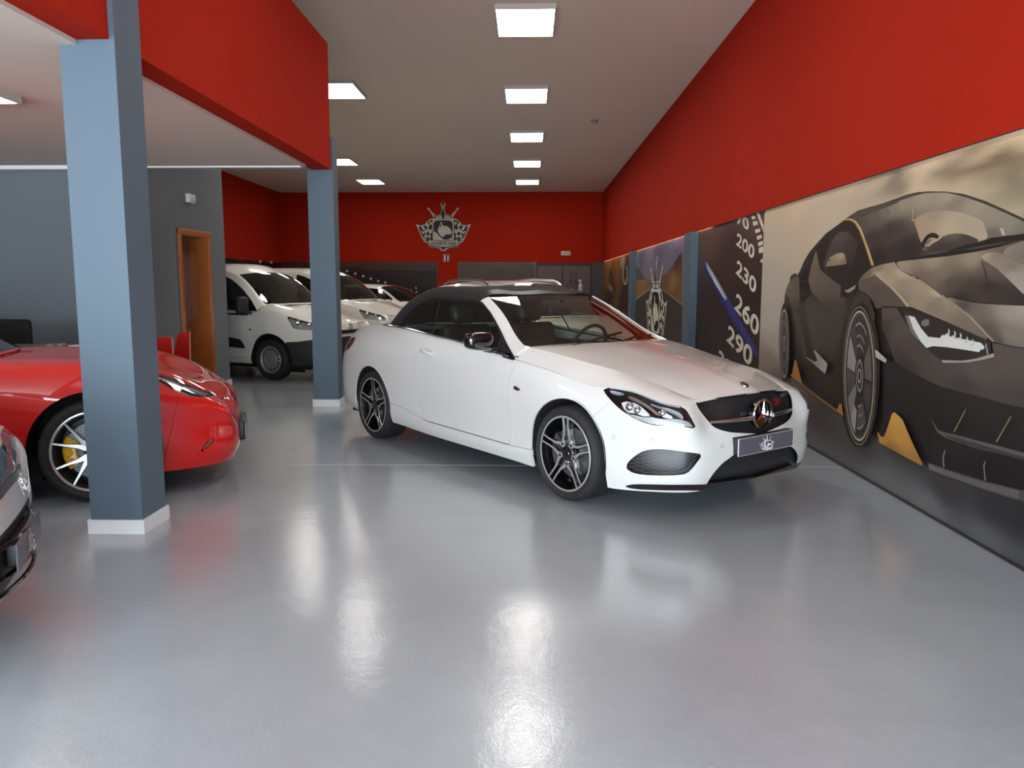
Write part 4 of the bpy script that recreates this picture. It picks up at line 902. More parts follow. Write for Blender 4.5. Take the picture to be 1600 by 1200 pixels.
def wheel_twin(R=0.323, r=0.252, w=0.235, rot=90.0):
    """black rim with five machined double spokes; outer face at y = 0"""
    W = MB(); W.lathe([(r, 0.010), (r+0.004, 0.001), (r-0.002, -0.002), (r-0.010, 0.001)], 72, mi=1)
    W.lathe([(r-0.010, 0.001), (r-0.018, 0.03), (r-0.034, 0.09), (r-0.036, w-0.03), (r+0.004, w-0.01)], 72)
    W.lathe([(0.0, 0.105), (0.12, 0.11), (r-0.034, 0.13)], 48)
    rim = W.build('wheel', [rim_black, machined])
    tyre(R, r, w).build('tyre', rubber, rim)
    for k in range(5):
        th = rot+72*k
        for s in (-1, 1):
            m = MB(); bar(m, [pol(r-0.006, th+s*5.6), pol(r*0.72, th+s*6.8), pol(r*0.50, th+s*10.5), pol(r*0.38, th+s*22), pol(r*0.27, th+s*36), pol(0.030, th+s*36)], [0.019, 0.020, 0.024, 0.030, 0.042, 0.034], [0.003, 0.008, 0.014, 0.018, 0.020, 0.024], 0.055)
            m.build('spoke', [machined, rim_black], rim)
    h = MB().lathe([(0.0, 0.012), (0.026, 0.012), (0.030, 0.016), (0.046, 0.018), (0.058, 0.026), (0.06, 0.06)], 32)
    hb = h.build('hub_cap', rim_black, rim)
    for k in range(5):
        p = pol(0.072, rot+36+72*k); m = MB().lathe([(0.0, 0.018), (0.010, 0.018), (0.011, 0.04)], 12); m.v = [(x+p[0], y, z+p[1]) for x, y, z in m.v]; m.build('wheel_bolt', dark_metal, rim)
    MB().lathe([(0.06, 0.075), (0.172, 0.075), (0.172, 0.10), (0.06, 0.10)], 48, close=True).build('brake_disc', disc_m, rim)
    MB().lathe([(0.115, 0.05), (0.185, 0.05), (0.19, 0.06), (0.19, 0.12), (0.115, 0.12)], 16, close=True, a0=math.radians(140), a1=math.radians(215)).build('brake_caliper', mat('caliper_grey', srgb(70, 68, 68), 0.5), rim)
    return rim
def wheel_v(R=0.335, r=0.262, w=0.25, rot=148.0):
    """silver wheel of five V spokes, yellow caliper and drilled disc"""
    W = MB(); W.lathe([(r, 0.012), (r+0.004, 0.001), (r-0.004, -0.002), (r-0.012, 0.004)], 72, mi=1)
    W.lathe([(r-0.012, 0.004), (r-0.022, 0.03), (r-0.040, 0.10), (r-0.04, w-0.03), (r+0.004, w-0.01)], 72)
    W.lathe([(0.0, 0.16), (r-0.04, 0.165)], 48)
    rim = W.build('wheel', [mat('rim_dark_grey', srgb(74, 74, 76), 0.4, 0.7), silver])
    tyre(R, r, w).build('tyre', rubber, rim)
    for k in range(5):
        th = rot+72*k
        for s in (-1, 1):
            m = MB(); bar(m, [pol(r-0.006, th+s*17), pol(r*0.66, th+s*15.5), pol(r*0.42, th+s*11), pol(r*0.24, th+s*8), pol(0.02, th)], [0.018, 0.022, 0.032, 0.046, 0.046], [0.003, 0.010, 0.016, 0.02, 0.024], 0.05)
            m.build('spoke', [silver, mat('spoke_side_grey', srgb(110, 110, 112), 0.4, 0.7)], rim)
    MB().lathe([(0.0, 0.010), (0.028, 0.010), (0.036, 0.016), (0.052, 0.02), (0.056, 0.05)], 32).build('hub_cap', mat('cap_yellow', srgb(200, 160, 30), 0.4), rim)
    for k in range(5):
        p = pol(0.062, rot+36+72*k); m = MB().lathe([(0.0, 0.012), (0.009, 0.012), (0.012, 0.018), (0.012, 0.04)], 12)
        m.v = [(x+p[0], y, z+p[1]) for x, y, z in m.v]; m.build('wheel_bolt', dark_metal, rim)
    d = MB().lathe([(0.07, 0.075), (0.192, 0.075), (0.192, 0.105), (0.07, 0.105)], 64, close=True).build('brake_disc', mat('drilled_disc', srgb(150, 165, 172), 0.45, 0.2), rim)
    m = MB()
    for k in range(40):
        for rr, off in ((0.115, 0), (0.14, 3), (0.165, 6), (0.18, 1.5)):
            p = pol(rr, 9*k+off)
            if k % 1 == 0:
                n = 6; V = [(p[0]+.0032*math.cos(a), 0.0744, p[1]+.0032*math.sin(a)) for a in np.linspace(0, 2*math.pi, n+1)[:-1]]; m.add(V, [tuple(range(n))])
    o = m.build('disc_holes', mat('hole_black', srgb(40, 46, 50), 0.8), rim); o['kind'] = 'stuff'
    c = MB().lathe([(0.118, 0.045), (0.150, 0.036), (0.196, 0.040), (0.206, 0.055), (0.206, 0.13), (0.118, 0.13)], 14, close=True, a0=math.radians(148), a1=math.radians(216))
    for a in (160, 182, 204):
        p = pol(0.166, a); q = MB().lathe([(0.0, 0.030), (0.022, 0.030), (0.028, 0.036), (0.028, 0.05)], 14); q.v = [(x+p[0], y, z+p[1]) for x, y, z in q.v]; c.add(q.v, q.f, True)
    c.build('brake_caliper', mat('caliper_yellow', srgb(214, 160, 14), 0.35, coat=0.5), rim)
    return rim
def wheel_steel(R=0.315, r=0.205, w=0.195, holes=14, rim_m=None, alloy=False):
    rim_m = rim_m or mat('painted_steel_rim', srgb(150, 150, 150), 0.4, 0.5)
    W = MB(); W.lathe([(r, 0.010), (r+0.006, 0.0), (r-0.006, -0.002), (r-0.012, 0.010), (r-0.020, 0.016), (r-0.030, 0.05), (r-0.03, w-0.03), (r, w-0.01)], 56)
    n = holes*4; rr = [0.062, 0.075, 0.10, r-0.075, r-0.065, r-0.046, r-0.028]; yy = [0.022, 0.018, 0.030, 0.030, 0.024, 0.030, 0.05]
    V = [(rr[j]*math.cos(2*math.pi*k/n), yy[j], rr[j]*math.sin(2*math.pi*k/n)) for k in range(n) for j in range(7)]
    F = [(k*7+j, k*7+j+1, ((k+1) % n)*7+j+1, ((k+1) % n)*7+j) for k in range(n) for j in range(6) if not (j in (4,) and k % 4 in (0, 1))]
    W.add(V, F, True)
    W.lathe([(0.0, 0.012), (0.04, 0.014), (0.062, 0.022)], 24)
    rim = W.build('wheel', rim_m)
    tyre(R, r, w, grooves=False).build('tyre', rubber, rim)
    MB().lathe([(0.0, 0.09), (r-0.032, 0.095)], 40).build('brake_drum', black_m, rim)
    return rim
def place_wheels(proto, root, xf, xr, wf, wr, R, steer=0.0, rots=None):
    first = True
    for (x, w, side) in ((xf, wf, 1), (xr, wr, 1), (xf, wf, -1), (xr, wr, -1)):
        o = proto if first else copy_tree(proto)
        first = False
        o.parent = root; o.location = (x, -w*side, R)
        o.rotation_euler = (0, 0, (0 if side > 0 else math.pi)+(steer if x == xf else 0))
    return
# ================================================================ THE WHITE CONVERTIBLE
paint_white = mat('white_car_paint', srgb(214, 215, 211), 0.35, coat=1.0, coat_rough=0.02)
gloss_black = mat('gloss_black', srgb(8, 8, 9), 0.15, coat=1.0)
soft_black = mat('black_fabric', srgb(11, 11, 11), 0.85, bump=0.25, bump_scale=260)
seal = mat('rubber_seal', srgb(14, 14, 15), 0.6)
cabin_dark = mat('cabin_dark', srgb(27, 20, 19), 0.7)
seat_leather = mat('dark_leather', srgb(30, 20, 19), 0.5, bump=0.1)
tint_glass = glass_mat('tinted_glass', (0.62, 0.70, 0.64), 0.05)
wind_glass = glass_mat('windscreen_glass', (0.74, 0.80, 0.75), 0.05)
lens_glass = glass_mat('lamp_lens', (0.93, 0.95, 0.96), 0.06)
tail_red = mat('tail_lamp_red', srgb(92, 10, 14), 0.15, coat=1.0)
satin_chrome = mat('satin_chrome', (0.62, 0.61, 0.60), 0.25, 1.0)
liner = mat('arch_liner', srgb(18, 19, 20), 0.9)
reflector = mat('lamp_reflector', (0.80, 0.81, 0.83), 0.12, 1.0)
lamp_grey = mat('lamp_grey', srgb(176, 182, 186), 0.3, 0.2)
lamp_white = mat('lamp_white', srgb(232, 236, 238), 0.2, 0.15, coat=.5)
plate_grey = mat('plate_grey', srgb(92, 88, 96), 0.4)
honey_fine = mesh_grille_mat('fine_honeycomb', 62, width=0.10, bar=(0.035, 0.035, 0.038))
honey = mesh_grille_mat('coarse_honeycomb', 40, width=0.11, bar=(0.045, 0.045, 0.05))

HERO_O, HERO_A = (0.926, 5.752), math.radians(-51.70861607907299)
fr = Frame(HERO_O, HERO_A)
hero = empty('convertible_car', (HERO_O[0], HERO_O[1], 0), HERO_A)
tag(hero, 'white two-door convertible with black fabric roof and black twin-spoke wheels, in front of the murals', 'car')
def L(*r): return [list(map(float, p)) for p in r]
# control net of the side, from the middle of the tail round to the middle of the nose; seven levels from sill to shoulder
NET = [
 L((-3.76, 0, .29), (-3.80, 0, .37), (-3.81, 0, .47), (-3.81, 0, .60), (-3.79, 0, .76), (-3.77, 0, .89), (-3.76, 0, 1.00)),
 L((-3.74, .35, .28), (-3.78, .35, .36), (-3.79, .35, .46), (-3.79, .35, .60), (-3.77, .35, .76), (-3.75, .33, .89), (-3.73, .31, .995)),
 L((-3.66, .63, .27), (-3.69, .66, .35), (-3.70, .67, .46), (-3.70, .675, .60), (-3.68, .67, .76), (-3.655, .635, .88), (-3.61, .56, .985)),
 L((-3.45, .785, .25), (-3.48, .81, .33), (-3.49, .82, .44), (-3.495, .825, .58), (-3.48, .81, .76), (-3.46, .76, .90), (-3.42, .66, 1.015)),
 L((-3.18, .835, .23), (-3.19, .86, .31), (-3.2, .87, .42), (-3.2, .876, .56), (-3.2, .868, .75), (-3.19, .815, .92), (-3.17, .695, 1.048)),
 L((-2.76, .86, .21), (-2.76, .885, .28), (-2.76, .893, .38), (-2.76, .898, .54), (-2.76, .893, .74), (-2.76, .852, .92), (-2.76, .728, 1.068)),
 L((-2.30, .85, .20), (-2.3, .872, .27), (-2.3, .875, .38), (-2.3, .890, .54), (-2.3, .888, .74), (-2.3, .857, .91), (-2.3, .775, 1.064)),
 L((-1.90, .845, .185), (-1.9, .868, .255), (-1.9, .860, .37), (-1.9, .875, .54), (-1.9, .877, .73), (-1.9, .852, .90), (-1.9, .792, 1.033)),
 L((-1.25, .845, .175), (-1.25, .868, .25), (-1.25, .855, .36), (-1.25, .868, .53), (-1.25, .873, .71), (-1.25, .851, .87), (-1.25, .802, .981)),
 L((-.646, .845, .17), (-.646, .868, .25), (-.646, .860, .36), (-.646, .870, .52), (-.646, .872, .68), (-.646, .853, .82), (-.646, .810, .913)),
 L((-.344, .85, .165), (-.344, .868, .26), (-.344, .870, .37), (-.344, .881, .51), (-.344, .878, .66), (-.344, .855, .79), (-.344, .815, .877)),
 L((-.09, .86, .16), (-.09, .88, .26), (-.09, .888, .37), (-.09, .891, .50), (-.09, .881, .64), (-.09, .851, .76), (-.09, .810, .841)),
 L((.16, .85, .16), (.17, .868, .26), (.17, .876, .37), (.17, .874, .49), (.16, .861, .62), (.15, .831, .73), (.143, .790, .797)),
 L((0.400, 0.810, 0.160), (0.420, 0.828, 0.265), (0.425, 0.835, 0.370), (0.420, 0.830, 0.480), (0.398, 0.830, 0.603), (0.357, 0.810, 0.704), (0.302, 0.762, 0.794)),
 L((0.620, 0.735, 0.175), (0.650, 0.755, 0.265), (0.660, 0.760, 0.370), (0.655, 0.755, 0.475), (0.625, 0.772, 0.585), (0.578, 0.760, 0.688), (0.510, 0.715, 0.778)),
 L((0.750, 0.650, 0.182), (0.790, 0.672, 0.270), (0.800, 0.675, 0.380), (0.795, 0.672, 0.480), (0.769, 0.705, 0.587), (0.710, 0.715, 0.671), (0.624, 0.690, 0.746)),
 L((0.835, 0.550, 0.188), (0.865, 0.570, 0.280), (0.875, 0.575, 0.390), (0.870, 0.572, 0.480), (0.865, 0.595, 0.565), (0.842, 0.610, 0.639), (0.773, 0.605, 0.713)),
 L((.855, .45, .192), (.888, .465, .28), (.897, .47, .39), (.89, .47, .48), (.862, .465, .57), (.822, .46, .65), (.770, .46, .727)),
 L((.87, .25, .198), (.908, .25, .275), (.917, .25, .39), (.910, .25, .485), (.888, .25, .59), (.868, .25, .68), (.832, .25, .750)),
 L((.875, 0, .20), (.915, 0, .275), (.925, 0, .39), (.917, 0, .49), (.898, 0, .60), (.882, 0, .69), (.855, 0, .760)),
]
G = net(NET, 0.022, mirror_u=(True, True))
side = Surf.grid(G)
# ---- hood and rear deck
E = [NET[k][6] for k in range(9, 18)]
K_ = L((-.588, .72, .995), (-.311, .68, .962), (-.05, .635, .92), (.15, .597, .889), (.265, .577, .870), (.40, .552, .845), (.50, .53, .818), (.625, .503, .780), (.772, .452, .730))
C_ = L((-.43, 0, 1.010), (-.24, 0, .992), (-.02, 0, .962), (.17, 0, .933), (.30, 0, .911), (.43, 0, .886), (.53, 0, .865), (.68, 0, .828), (.855, 0, .762))
def mix(a, b, t, dz=0.0): return [a[i]*(1-t)+b[i]*t+(dz if i == 2 else 0) for i in range(3)]
rowsA = [[e, mix(e, k, .5, 0.010), k] for e, k in zip(E, K_)]
rowsB = [[k, mix(k, c, .35, .006), mix(k, c, .7, .005), c] for k, c in zip(K_, C_)]
for r_ in rowsB[:1]: r_[1][0] -= 0.015
hood = Surf.grid(net(rowsA, 0.03, nu=64), center=(-.1, 0, .3)).join(Surf.grid(net(rowsB, 0.03, mirror_v=(False, True), nu=64), center=(-.1, 0, .3)))
T_ = [NET[k][6] for k in range(0, 6)]
rowsD = [[t, mix(t, (t[0]*.97-.1, 0, 1.03), .5, .012), [min(-3.1, t[0]*.86-.52), 0, 1.005+.055*min(1, (t[0]+3.76)/.5)]] for t in T_[1:]]
deck = Surf.grid(net(rowsD, 0.06, mirror_v=(False, True)), center=(-3.3, 0, .3))
# ---- cut the panels
for xc, R_ in ((0.0, .362), (-2.76, .358)): side = side.clip(-f_arch(side, xc, .333, R_))
px = fr.f_px
hl_poly = [(942, 609), (952.5, 605), (970, 607), (997.5, 613.6), (1023, 625), (1045, 630), (1066, 635.6), (1073, 641), (1080, 653), (1086.5, 665), (1087, 668.5), (1080, 669), (1066, 666), (1050, 662.8), (1042, 662), (1036, 664), (1031, 665.2), (1020, 664), (1008.7, 661), (997, 656.5), (986, 650.7), (978, 646), (971.6, 641.5), (963, 634), (957, 628), (949, 619)]
hl, side = side.split(px(side, hl_poly), 0.001)
gr_poly = [(1087.5, 626.5), (1130, 622), (1170, 617), (1222, 608), (1227.5, 620), (1230.6, 645), (1225.6, 656), (1213.8, 664.5), (1195, 675.5), (1180, 677), (1157.5, 676), (1142, 675), (1130, 673), (1121, 670), (1113.8, 666), (1102.5, 653), (1094, 642), (1090, 636)]
gr_poly = [(1087, 627.5), (1089, 624), (1130, 616), (1170, 611), (1260, 600), (1260, 640), (1213.8, 666), (1195, 676.5), (1180, 677.5), (1157.5, 676.5), (1142, 675.5), (1130, 673), (1121, 670), (1113.8, 666), (1102.5, 653), (1094, 642), (1090, 636)]
grl, side = side.split(px(side, gr_poly), 0.0005)
fog_poly = chaikin([(977, 731), (983, 719.5), (999.5, 707), (1014, 702.3), (1035.6, 701.5), (1067.5, 705.7), (1097.5, 709.5), (1096, 713), (1086.6, 726), (1076, 738.6), (1065, 742.3), (1033.5, 743.3), (1003.7, 742), (986.7, 738.5)], 1)
fog, side = side.split(px(side, fog_poly), 0.0005)
low_poly = [(1260, 690), (1190, 697), (1150, 708), (1140, 716), (1131, 722), (1123, 730), (1115, 739.5), (1109, 748.5), (1104, 756), (1125, 753.5), (1197, 743.5), (1230, 733), (1260, 720)]
low, side = side.split(px(side, low_poly), 0.0005)
tl_poly = [(554.7, 528), (548, 528), (544, 533), (540, 541), (537, 548), (534, 556), (538.7, 552), (545.3, 544)]
# splitter band under the bumper
spl_poly = [(976, 759.5), (988, 756.3), (1050, 757.5), (1103, 757), (1110, 752.5), (1197, 742), (1230, 731), (1300, 712), (1300, 800), (1112, 800), (1106, 766.8), (1040, 766.5), (1000, 765), (980, 762.3)]
splf = np.maximum(px(side, spl_poly), side.V[:, 2]-0.30)
splt, side = side.split(splf, 0.0004)
tl_poly = [(556, 527), (548, 527.5), (525, 545), (525, 560), (538.5, 549.8), (545.3, 544.5), (551, 537.5)]
tl, side = side.split(np.maximum(np.minimum(f_xz(side, [(-3.9, .74), (-3.9, .97), (-3.60, .955), (-3.58, .74)]), px(side, tl_poly)), np.maximum(side.V[:, 0]+3.2, .25-side.V[:, 1])), 0.001)
door_poly = [(-1.742, 1.10), (-1.742, 1.03), (-1.80, .985), (-1.90, .90), (-1.955, .82), (-1.972, .72), (-1.965, .62), (-1.945, .53), (-1.915, .43), (-1.885, .36), (-1.85, .318), (-1.79, .300), (-.64, .284), (-.618, .288), (-.614, .30), (-.612, .40), (-.614, .55), (-.630, .66), (-.632, .74), (-.61, .83), (-.585, .90), (-.578, 1.0), (-.6, 1.10)]
side = side.clip(np.where((side.V[:, 0] > -.75) & (side.V[:, 0] < .35), (side.A[:, 1]-.9930)*1.0, -1.0))
door, side = side.split(np.maximum(f_xz(side, door_poly), -side.V[:, 1]+.3), 0.0028)
skirt_f = np.maximum(np.maximum(side.V[:, 2]-np.interp(side.V[:, 0], [-2.45, -2.30, -1.9, -1.79, -.64, -.3], [.385, .378, .318, .298, .282, .292]), side.V[:, 0]+.2), -2.6-side.V[:, 0])
skirt, side = side.split(skirt_f, 0.0015)
bump_f = 0.36-(0.705-side.V[:, 2])*1.05-side.V[:, 0]
bumper, side = side.split(bump_f, 0.0012)
rear_f = side.V[:, 0]+3.12+np.clip(.62-side.V[:, 2], -.4, 0)*0.9
fender, quarter = side.split(-1.3-side.V[:, 0], 0.0)
rearb, quarter = quarter.split(np.maximum(quarter.V[:, 2]-.70, quarter.V[:, 0]+3.13), 0.001)
B = lambda S, n, m_, fl=0.012, **k: S.flange(fl).build(n, m_, hero, **k)
pair(fender, 'front_wing', paint_white, hero, .012); B(quarter, 'rear_body', paint_white)
B(bumper, 'front_bumper', paint_white, .02); B(rearb, 'rear_bumper', paint_white); pair(skirt, 'side_skirt', paint_white, hero, .02)
o = B(splt, 'front_splitter', gloss_black); o['label'] = 'gloss black splitter lip'
# wider splitter lip edge: a thin blade following the lower border
DOORS = pair(door, 'door', paint_white, hero, .012)
hood_o = B(hood, 'bonnet', paint_white, .01); B(deck, 'boot_lid', paint_white, .01)
# bodywork floor, arch liners
MB().box((-3.5, -.72, .17), (.62, .72, .30)).build('underbody', liner, hero)
for xc in (0.0, -2.76):
    for s in (-1, 1):
        al = MB(); q = MB().lathe([(.372, 0), (.372, -.34)], 24, a0=-.25, a1=math.pi+.25); 
        al.add([(x+xc, s*(.855)+(y if s > 0 else -y), z+.333) for x, y, z in q.v], q.f, True)
        al.add([(xc-.37, s*.52, .1), (xc+.37, s*.52, .1), (xc+.37, s*.52, .70), (xc-.37, s*.52, .70)], [(0, 1, 2, 3)])
        al.build('wheel_arch_liner', liner, hero)
# ---- grille, intakes
def recess(S, name, m_in, depth, wall_m=None, label=None, two=False):
    inn = S.offset(-depth); wall = S.flange(depth)
    w = Surf(wall.V[len(S.V):], [tuple(i-len(S.V) for i in f) for f in wall.F[len(S.F):]], wall.N[len(S.V):], wall.A[len(S.V):])
    if two:
        P = pair(inn, name, m_in, hero); pair(w, 'surround', wall_m or gloss_black, P)
        for o in P: o['label'] = label
        return P
    o = inn.build(name, m_in, hero)
    w.build('surround', wall_m or gloss_black, o)
    if label: o['label'] = label
    return o
gro = recess(grl, 'radiator_grille', honey_fine, .028, label='black honeycomb radiator grille')
recess(fog, 'corner_air_intake', honey, .03, label='black mesh corner intake', two=True); recess(low, 'lower_air_intake', honey, .03, label='black mesh lower intake')
def on_side(px_, py_, S=None, lift=0.0, base=None):
    """point of the (uncut) body under a photograph pixel"""
    S = base or BODY; P = fr.px(S.V); d = np.hypot(P[:, 0]-px_, P[:, 1]-py_); k = np.argsort(d)[:6]
    wgt = 1/(d[k]+.3)**2; n = (S.N[k]*wgt[:, None]).sum(0); n /= np.linalg.norm(n); return (S.V[k]*wgt[:, None]).sum(0)/wgt.sum()+n*lift, n
BODY = Surf.grid(G)
# chrome bars and star of the grille
for s in (1, -1):
    m = MB(); pts = [(.925-.10*(w/.46)**2, s*-w, .612-.006*(w/.4)) for w in (.095, .18, .27, .36, .425)]
    m.tube(pts, [.0155, .015, .014, .012, .009], 10); m.build('grille_bar', satin_chrome, gro)
sx, sz, sr = .920, .625, .094
st = MB().lathe([(sr-.006, -.006), (sr-.003, -.010), (sr+.003, -.009), (sr+.006, 0), (sr+.003, .006), (sr-.006, .004)], 48, axis='x', close=True)
for k in range(3):
    a = math.pi/2+2*math.pi*k/3; t = np.array([math.cos(a), math.sin(a)]); n = np.array([-t[1], t[0]])
    tip = t*(sr-.006); 
    for sgn in (1, -1):
        ap = t*.028*0; e1 = (np.array([math.cos(a+sgn*math.pi/3), math.sin(a+sgn*math.pi/3)]))*.0135
        st.add([(.016, 0, 0), (.004, tip[0], tip[1]), (.000, e1[0], e1[1])], [(0, 1, 2)])
st.v = [(sx+x*1.0, y, sz+z) for x, y, z in st.v]
so = st.build('star_emblem', chrome, gro)
bk_ = MB().lathe([(0, .0), (sr-.008, -.002), (sr-.006, -.03)], 40, axis='x'); bk_.v = [(sx-.012+x, y, sz+z) for x, y, z in bk_.v]; bk_.build('emblem_backing', gloss_black, gro)
# red lettering on the grille, left of the star
V, F = text_polys('CER', .055, .2, .0012, 1.15)
cu = V[:, 0]-V[:, 0].mean(); m = MB().add([(.905-.10*((.155+u_)/.46)**2+.016, .155+u_*1.15, .672+v) for u_, v in zip(cu, V[:, 1])], F); m.build('red_lettering', mat('red_badge', srgb(150, 20, 24), 0.4), gro)
# bonnet badge
q = MB().lathe([(0, .004), (.022, .004), (.028, .0), (.028, -.01)], 24, 'z'); q.v = [(.772+x-(z)*0, y, .806+z-.42*x) for x, y, z in q.v]; q.build('bonnet_badge', mat('badge_metal', srgb(120, 110, 105), 0.3, 0.8), hood_o)
# number plate on a black holder
pl = empty('number_plate', (0, 0, 0), parent=hero)
PX, PZ, PW, PH = .957, .447, .284, .052
MB().box((PX-.095, -PW+.003, PZ-PH+.003), (PX-.006, PW-.003, PZ+PH+.006), bev=.008).build('plate_holder', black_m, pl)
MB().box((PX-.006, -PW, PZ-PH), (PX, PW, PZ+PH)).build('plate', plate_grey, pl)
pe = Print(lambda v, h: (PX+.0008+h*2, v[0], v[1]), .0002)
kk = .118/935
emblem(pe, lambda q: ((q[0]-577)*kk*1.35, PZ-.002-(q[1]-487)*kk*.98), (230, 228, 230), (12, 11, 13), text=False, wing=(104, 100, 108))
pe.build('plate_print', pl)
pe = MB(); t_ = .003
pe.box((PX-.006, -PW-.002, PZ+PH), (PX+.002, PW+.002, PZ+PH+t_)).box((PX-.006, -PW-.002, PZ-PH-t_), (PX+.002, PW+.002, PZ-PH)).box((PX-.006, -PW-.003, PZ-PH), (PX+.002, -PW, PZ+PH)).box((PX-.006, PW, PZ-PH), (PX+.002, PW+.003, PZ+PH)); pe.build('plate_rim', mat('plate_rim_grey', srgb(190, 188, 192), 0.4), pl)
# ---- headlights
hlo = pair(hl.offset(-.10), 'headlight', mat('lamp_black', srgb(24, 22, 23), 0.35), hero)
for o in hlo: o['label'] = 'clear headlight with black surround'
hlw = hl.flange(.10); w = Surf(hlw.V[len(hl.V):], [tuple(i-len(hl.V) for i in f) for f in hlw.F[len(hl.F):]], hlw.N[len(hl.V):], hlw.A[len(hl.V):]); pair(w, 'lamp_bezel', mat('lamp_black2', srgb(34, 34, 36), 0.3), hlo)
pair(hl.offset(-.001), 'lamp_lens', lens_glass, hlo)
def inner(poly, off, name, m_, gap=0.0):
    S = hl.clip(px(hl, poly)); 
    if len(S.V): return pair(S.offset(off), name, m_, hlo, .02)
xf = 180/1600.0
ic = lambda L_: [(930+x*xf, 590+y*xf) for x, y in L_]
inner(ic([(330, 320), (420, 300), (520, 320), (620, 380), (700, 460), (752, 520), (650, 530), (520, 480), (420, 470), (370, 420)]), -.03, 'reflector_bowl', lamp_white)
inner(ic([(860, 440), (930, 420), (1000, 470), (1090, 520), (1090, 550), (1000, 545), (900, 520)]), -.03, 'reflector_bowl', lamp_white)
inner(ic([(420, 225), (500, 240), (640, 310), (780, 400), (900, 520), (860, 530), (760, 440), (620, 350), (450, 280)]), -.018, 'lamp_brow', satin_chrome)
inner(ic([(380, 470), (480, 500), (640, 545), (800, 555), (930, 570), (1150, 570), (1300, 600), (1390, 690), (1300, 685), (1100, 650), (960, 640), (900, 665), (760, 645), (560, 575), (430, 510)]), -.010, 'light_strip', lamp_grey)
inner(ic([(740, 340), (850, 350), (1000, 400), (1180, 470), (1300, 600), (1270, 600), (1150, 500), (960, 415)]), -.012, 'lamp_brow', lamp_grey)
inner(ic([(180, 160), (260, 170), (420, 215), (420, 240), (300, 230), (200, 200)]), -.012, 'lamp_brow', lamp_grey)
for (a, b) in (((450, 380), .03), ((560, 430), .026), ((930, 460), .022)):
    q, n = on_side(930+a[0]*xf, 590+a[1]*xf, lift=-.035)
    for k_, s in ((0, 1), (1, -1)):
        bm = bmesh.new(); bmesh.ops.create_uvsphere(bm, u_segments=16, v_segments=10, radius=b); me = bpy.data.meshes.new('projector'); bm.to_mesh(me); bm.free()
        me.polygons.foreach_set('use_smooth', [True]*len(me.polygons)); link('projector', me, chrome, hlo[k_], (q[0], -q[1]*s, q[2]))
# tail lamps
pair(tl.offset(-.002), 'tail_light', tail_red, hero, .02)
# ---- greenhouse
A_out = [(-1.345, .618, 1.312), (-1.152, .66, 1.221), (-.981, .71, 1.119), (-.809, .765, 1.004), (-.655, .812, .915)]
A_in = [(-1.291, .57, 1.350), (-1.099, .605, 1.262), (-.933, .645, 1.171), (-.752, .70, 1.064), (-.574, .745, .992)]
ap = Surf.grid(net([[a, mix(a, b, .5, .006), b] for a, b in zip(A_out, A_in)], .02), center=(-1, 0, .9))
pair(ap, 'windscreen_pillar', paint_white, hero, .03)
apd = Surf.grid(net([[(a[0]-.012, a[1]-.012, a[2]-.012), (a[0]-.03, a[1]-.05, a[2]-.03)] for a in A_out], .03), center=(-1, 0, .9)); pair(apd, 'pillar_lining', gloss_black, hero); pair(ap.offset(-.016), 'pillar_lining', cabin_dark, hero, .012)
W_top = [-1.20, 0, 1.362]; W_bot = [-.395, 0, .985]
wsr = []
for t in np.linspace(0, 1, 6):
    a = smooth_line(A_in, 21)[int(round(t*20))]; c = np.array(W_top)*(1-t)+np.array(W_bot)*t+np.array([0, 0, .035*math.sin(math.pi*t)])
    a = a-np.array([0, .004, .006])
    wsr.append([list(a), mix(a, c, .4, .0), list(c)])
    wsr[-1][1][0] = a[0]+(c[0]-a[0])*.72; 
Wn = Surf.grid(net(wsr, .04, mirror_v=(False, True)), center=(-1, 0, .7))
wg = Wn.build('windscreen', wind_glass, hero)
# black cowl strip with wipers
cw_ = Surf.grid(net([[(-.60, .74, .972), (-.47, .4, .978), (-.42, 0, .985)], [(-.50, .74, .972), (-.37, .4, .972), (-.32, 0, .972)]], .05, mirror_v=(False, True)), center=(-.5, 0, .5)); cw_.build('cowl_panel', black_m, hero)
MB().tube([(-.46, -.40, .994), (-.60, .05, 1.040), (-.66, .30, 1.062)], .010).build('wiper', black_m, hero); MB().tube([(-.47, .10, .994), (-.56, .35, 1.03), (-.64, .62, 1.03)], .010).build('wiper', black_m, hero)
# header band and fabric roof
hdr = Surf.grid(net([[(-1.345, .618, 1.318), (-1.33, .57, 1.352), (-1.275, .30, 1.366), (-1.235, 0, 1.372)], [(-1.40, .612, 1.326), (-1.40, .55, 1.375), (-1.38, .29, 1.398), (-1.375, 0, 1.402)]], .03, mirror_v=(False, True)), center=(-1.3, 0, 1)); hdr.flange(.03).build('roof_header', mat('header_black', srgb(12, 12, 12), 0.45), hero)
TOP = [
 L((-1.375, .614, 1.322), (-1.39, .55, 1.373), (-1.375, .29, 1.397), (-1.37, 0, 1.401)),
 L((-1.60, .618, 1.322), (-1.60, .54, 1.393), (-1.60, .29, 1.420), (-1.60, 0, 1.426)),
 L((-1.95, .620, 1.330), (-1.95, .54, 1.402), (-1.96, .29, 1.430), (-1.96, 0, 1.437)),
 L((-2.18, .648, 1.290), (-2.22, .56, 1.380), (-2.30, .30, 1.422), (-2.32, 0, 1.430)),
 L((-2.337, .70, 1.190), (-2.42, .615, 1.295), (-2.57, .32, 1.385), (-2.60, 0, 1.400)),
 L((-2.40, .760, 1.075), (-2.54, .655, 1.205), (-2.75, .34, 1.320), (-2.80, 0, 1.338)),
 L((-2.56, .748, 1.068), (-2.66, .675, 1.135), (-2.93, .35, 1.215), (-3.00, 0, 1.232)),
 L((-2.745, .724, 1.070), (-2.80, .66, 1.068), (-3.06, .36, 1.062), (-3.14, 0, 1.058)),
]
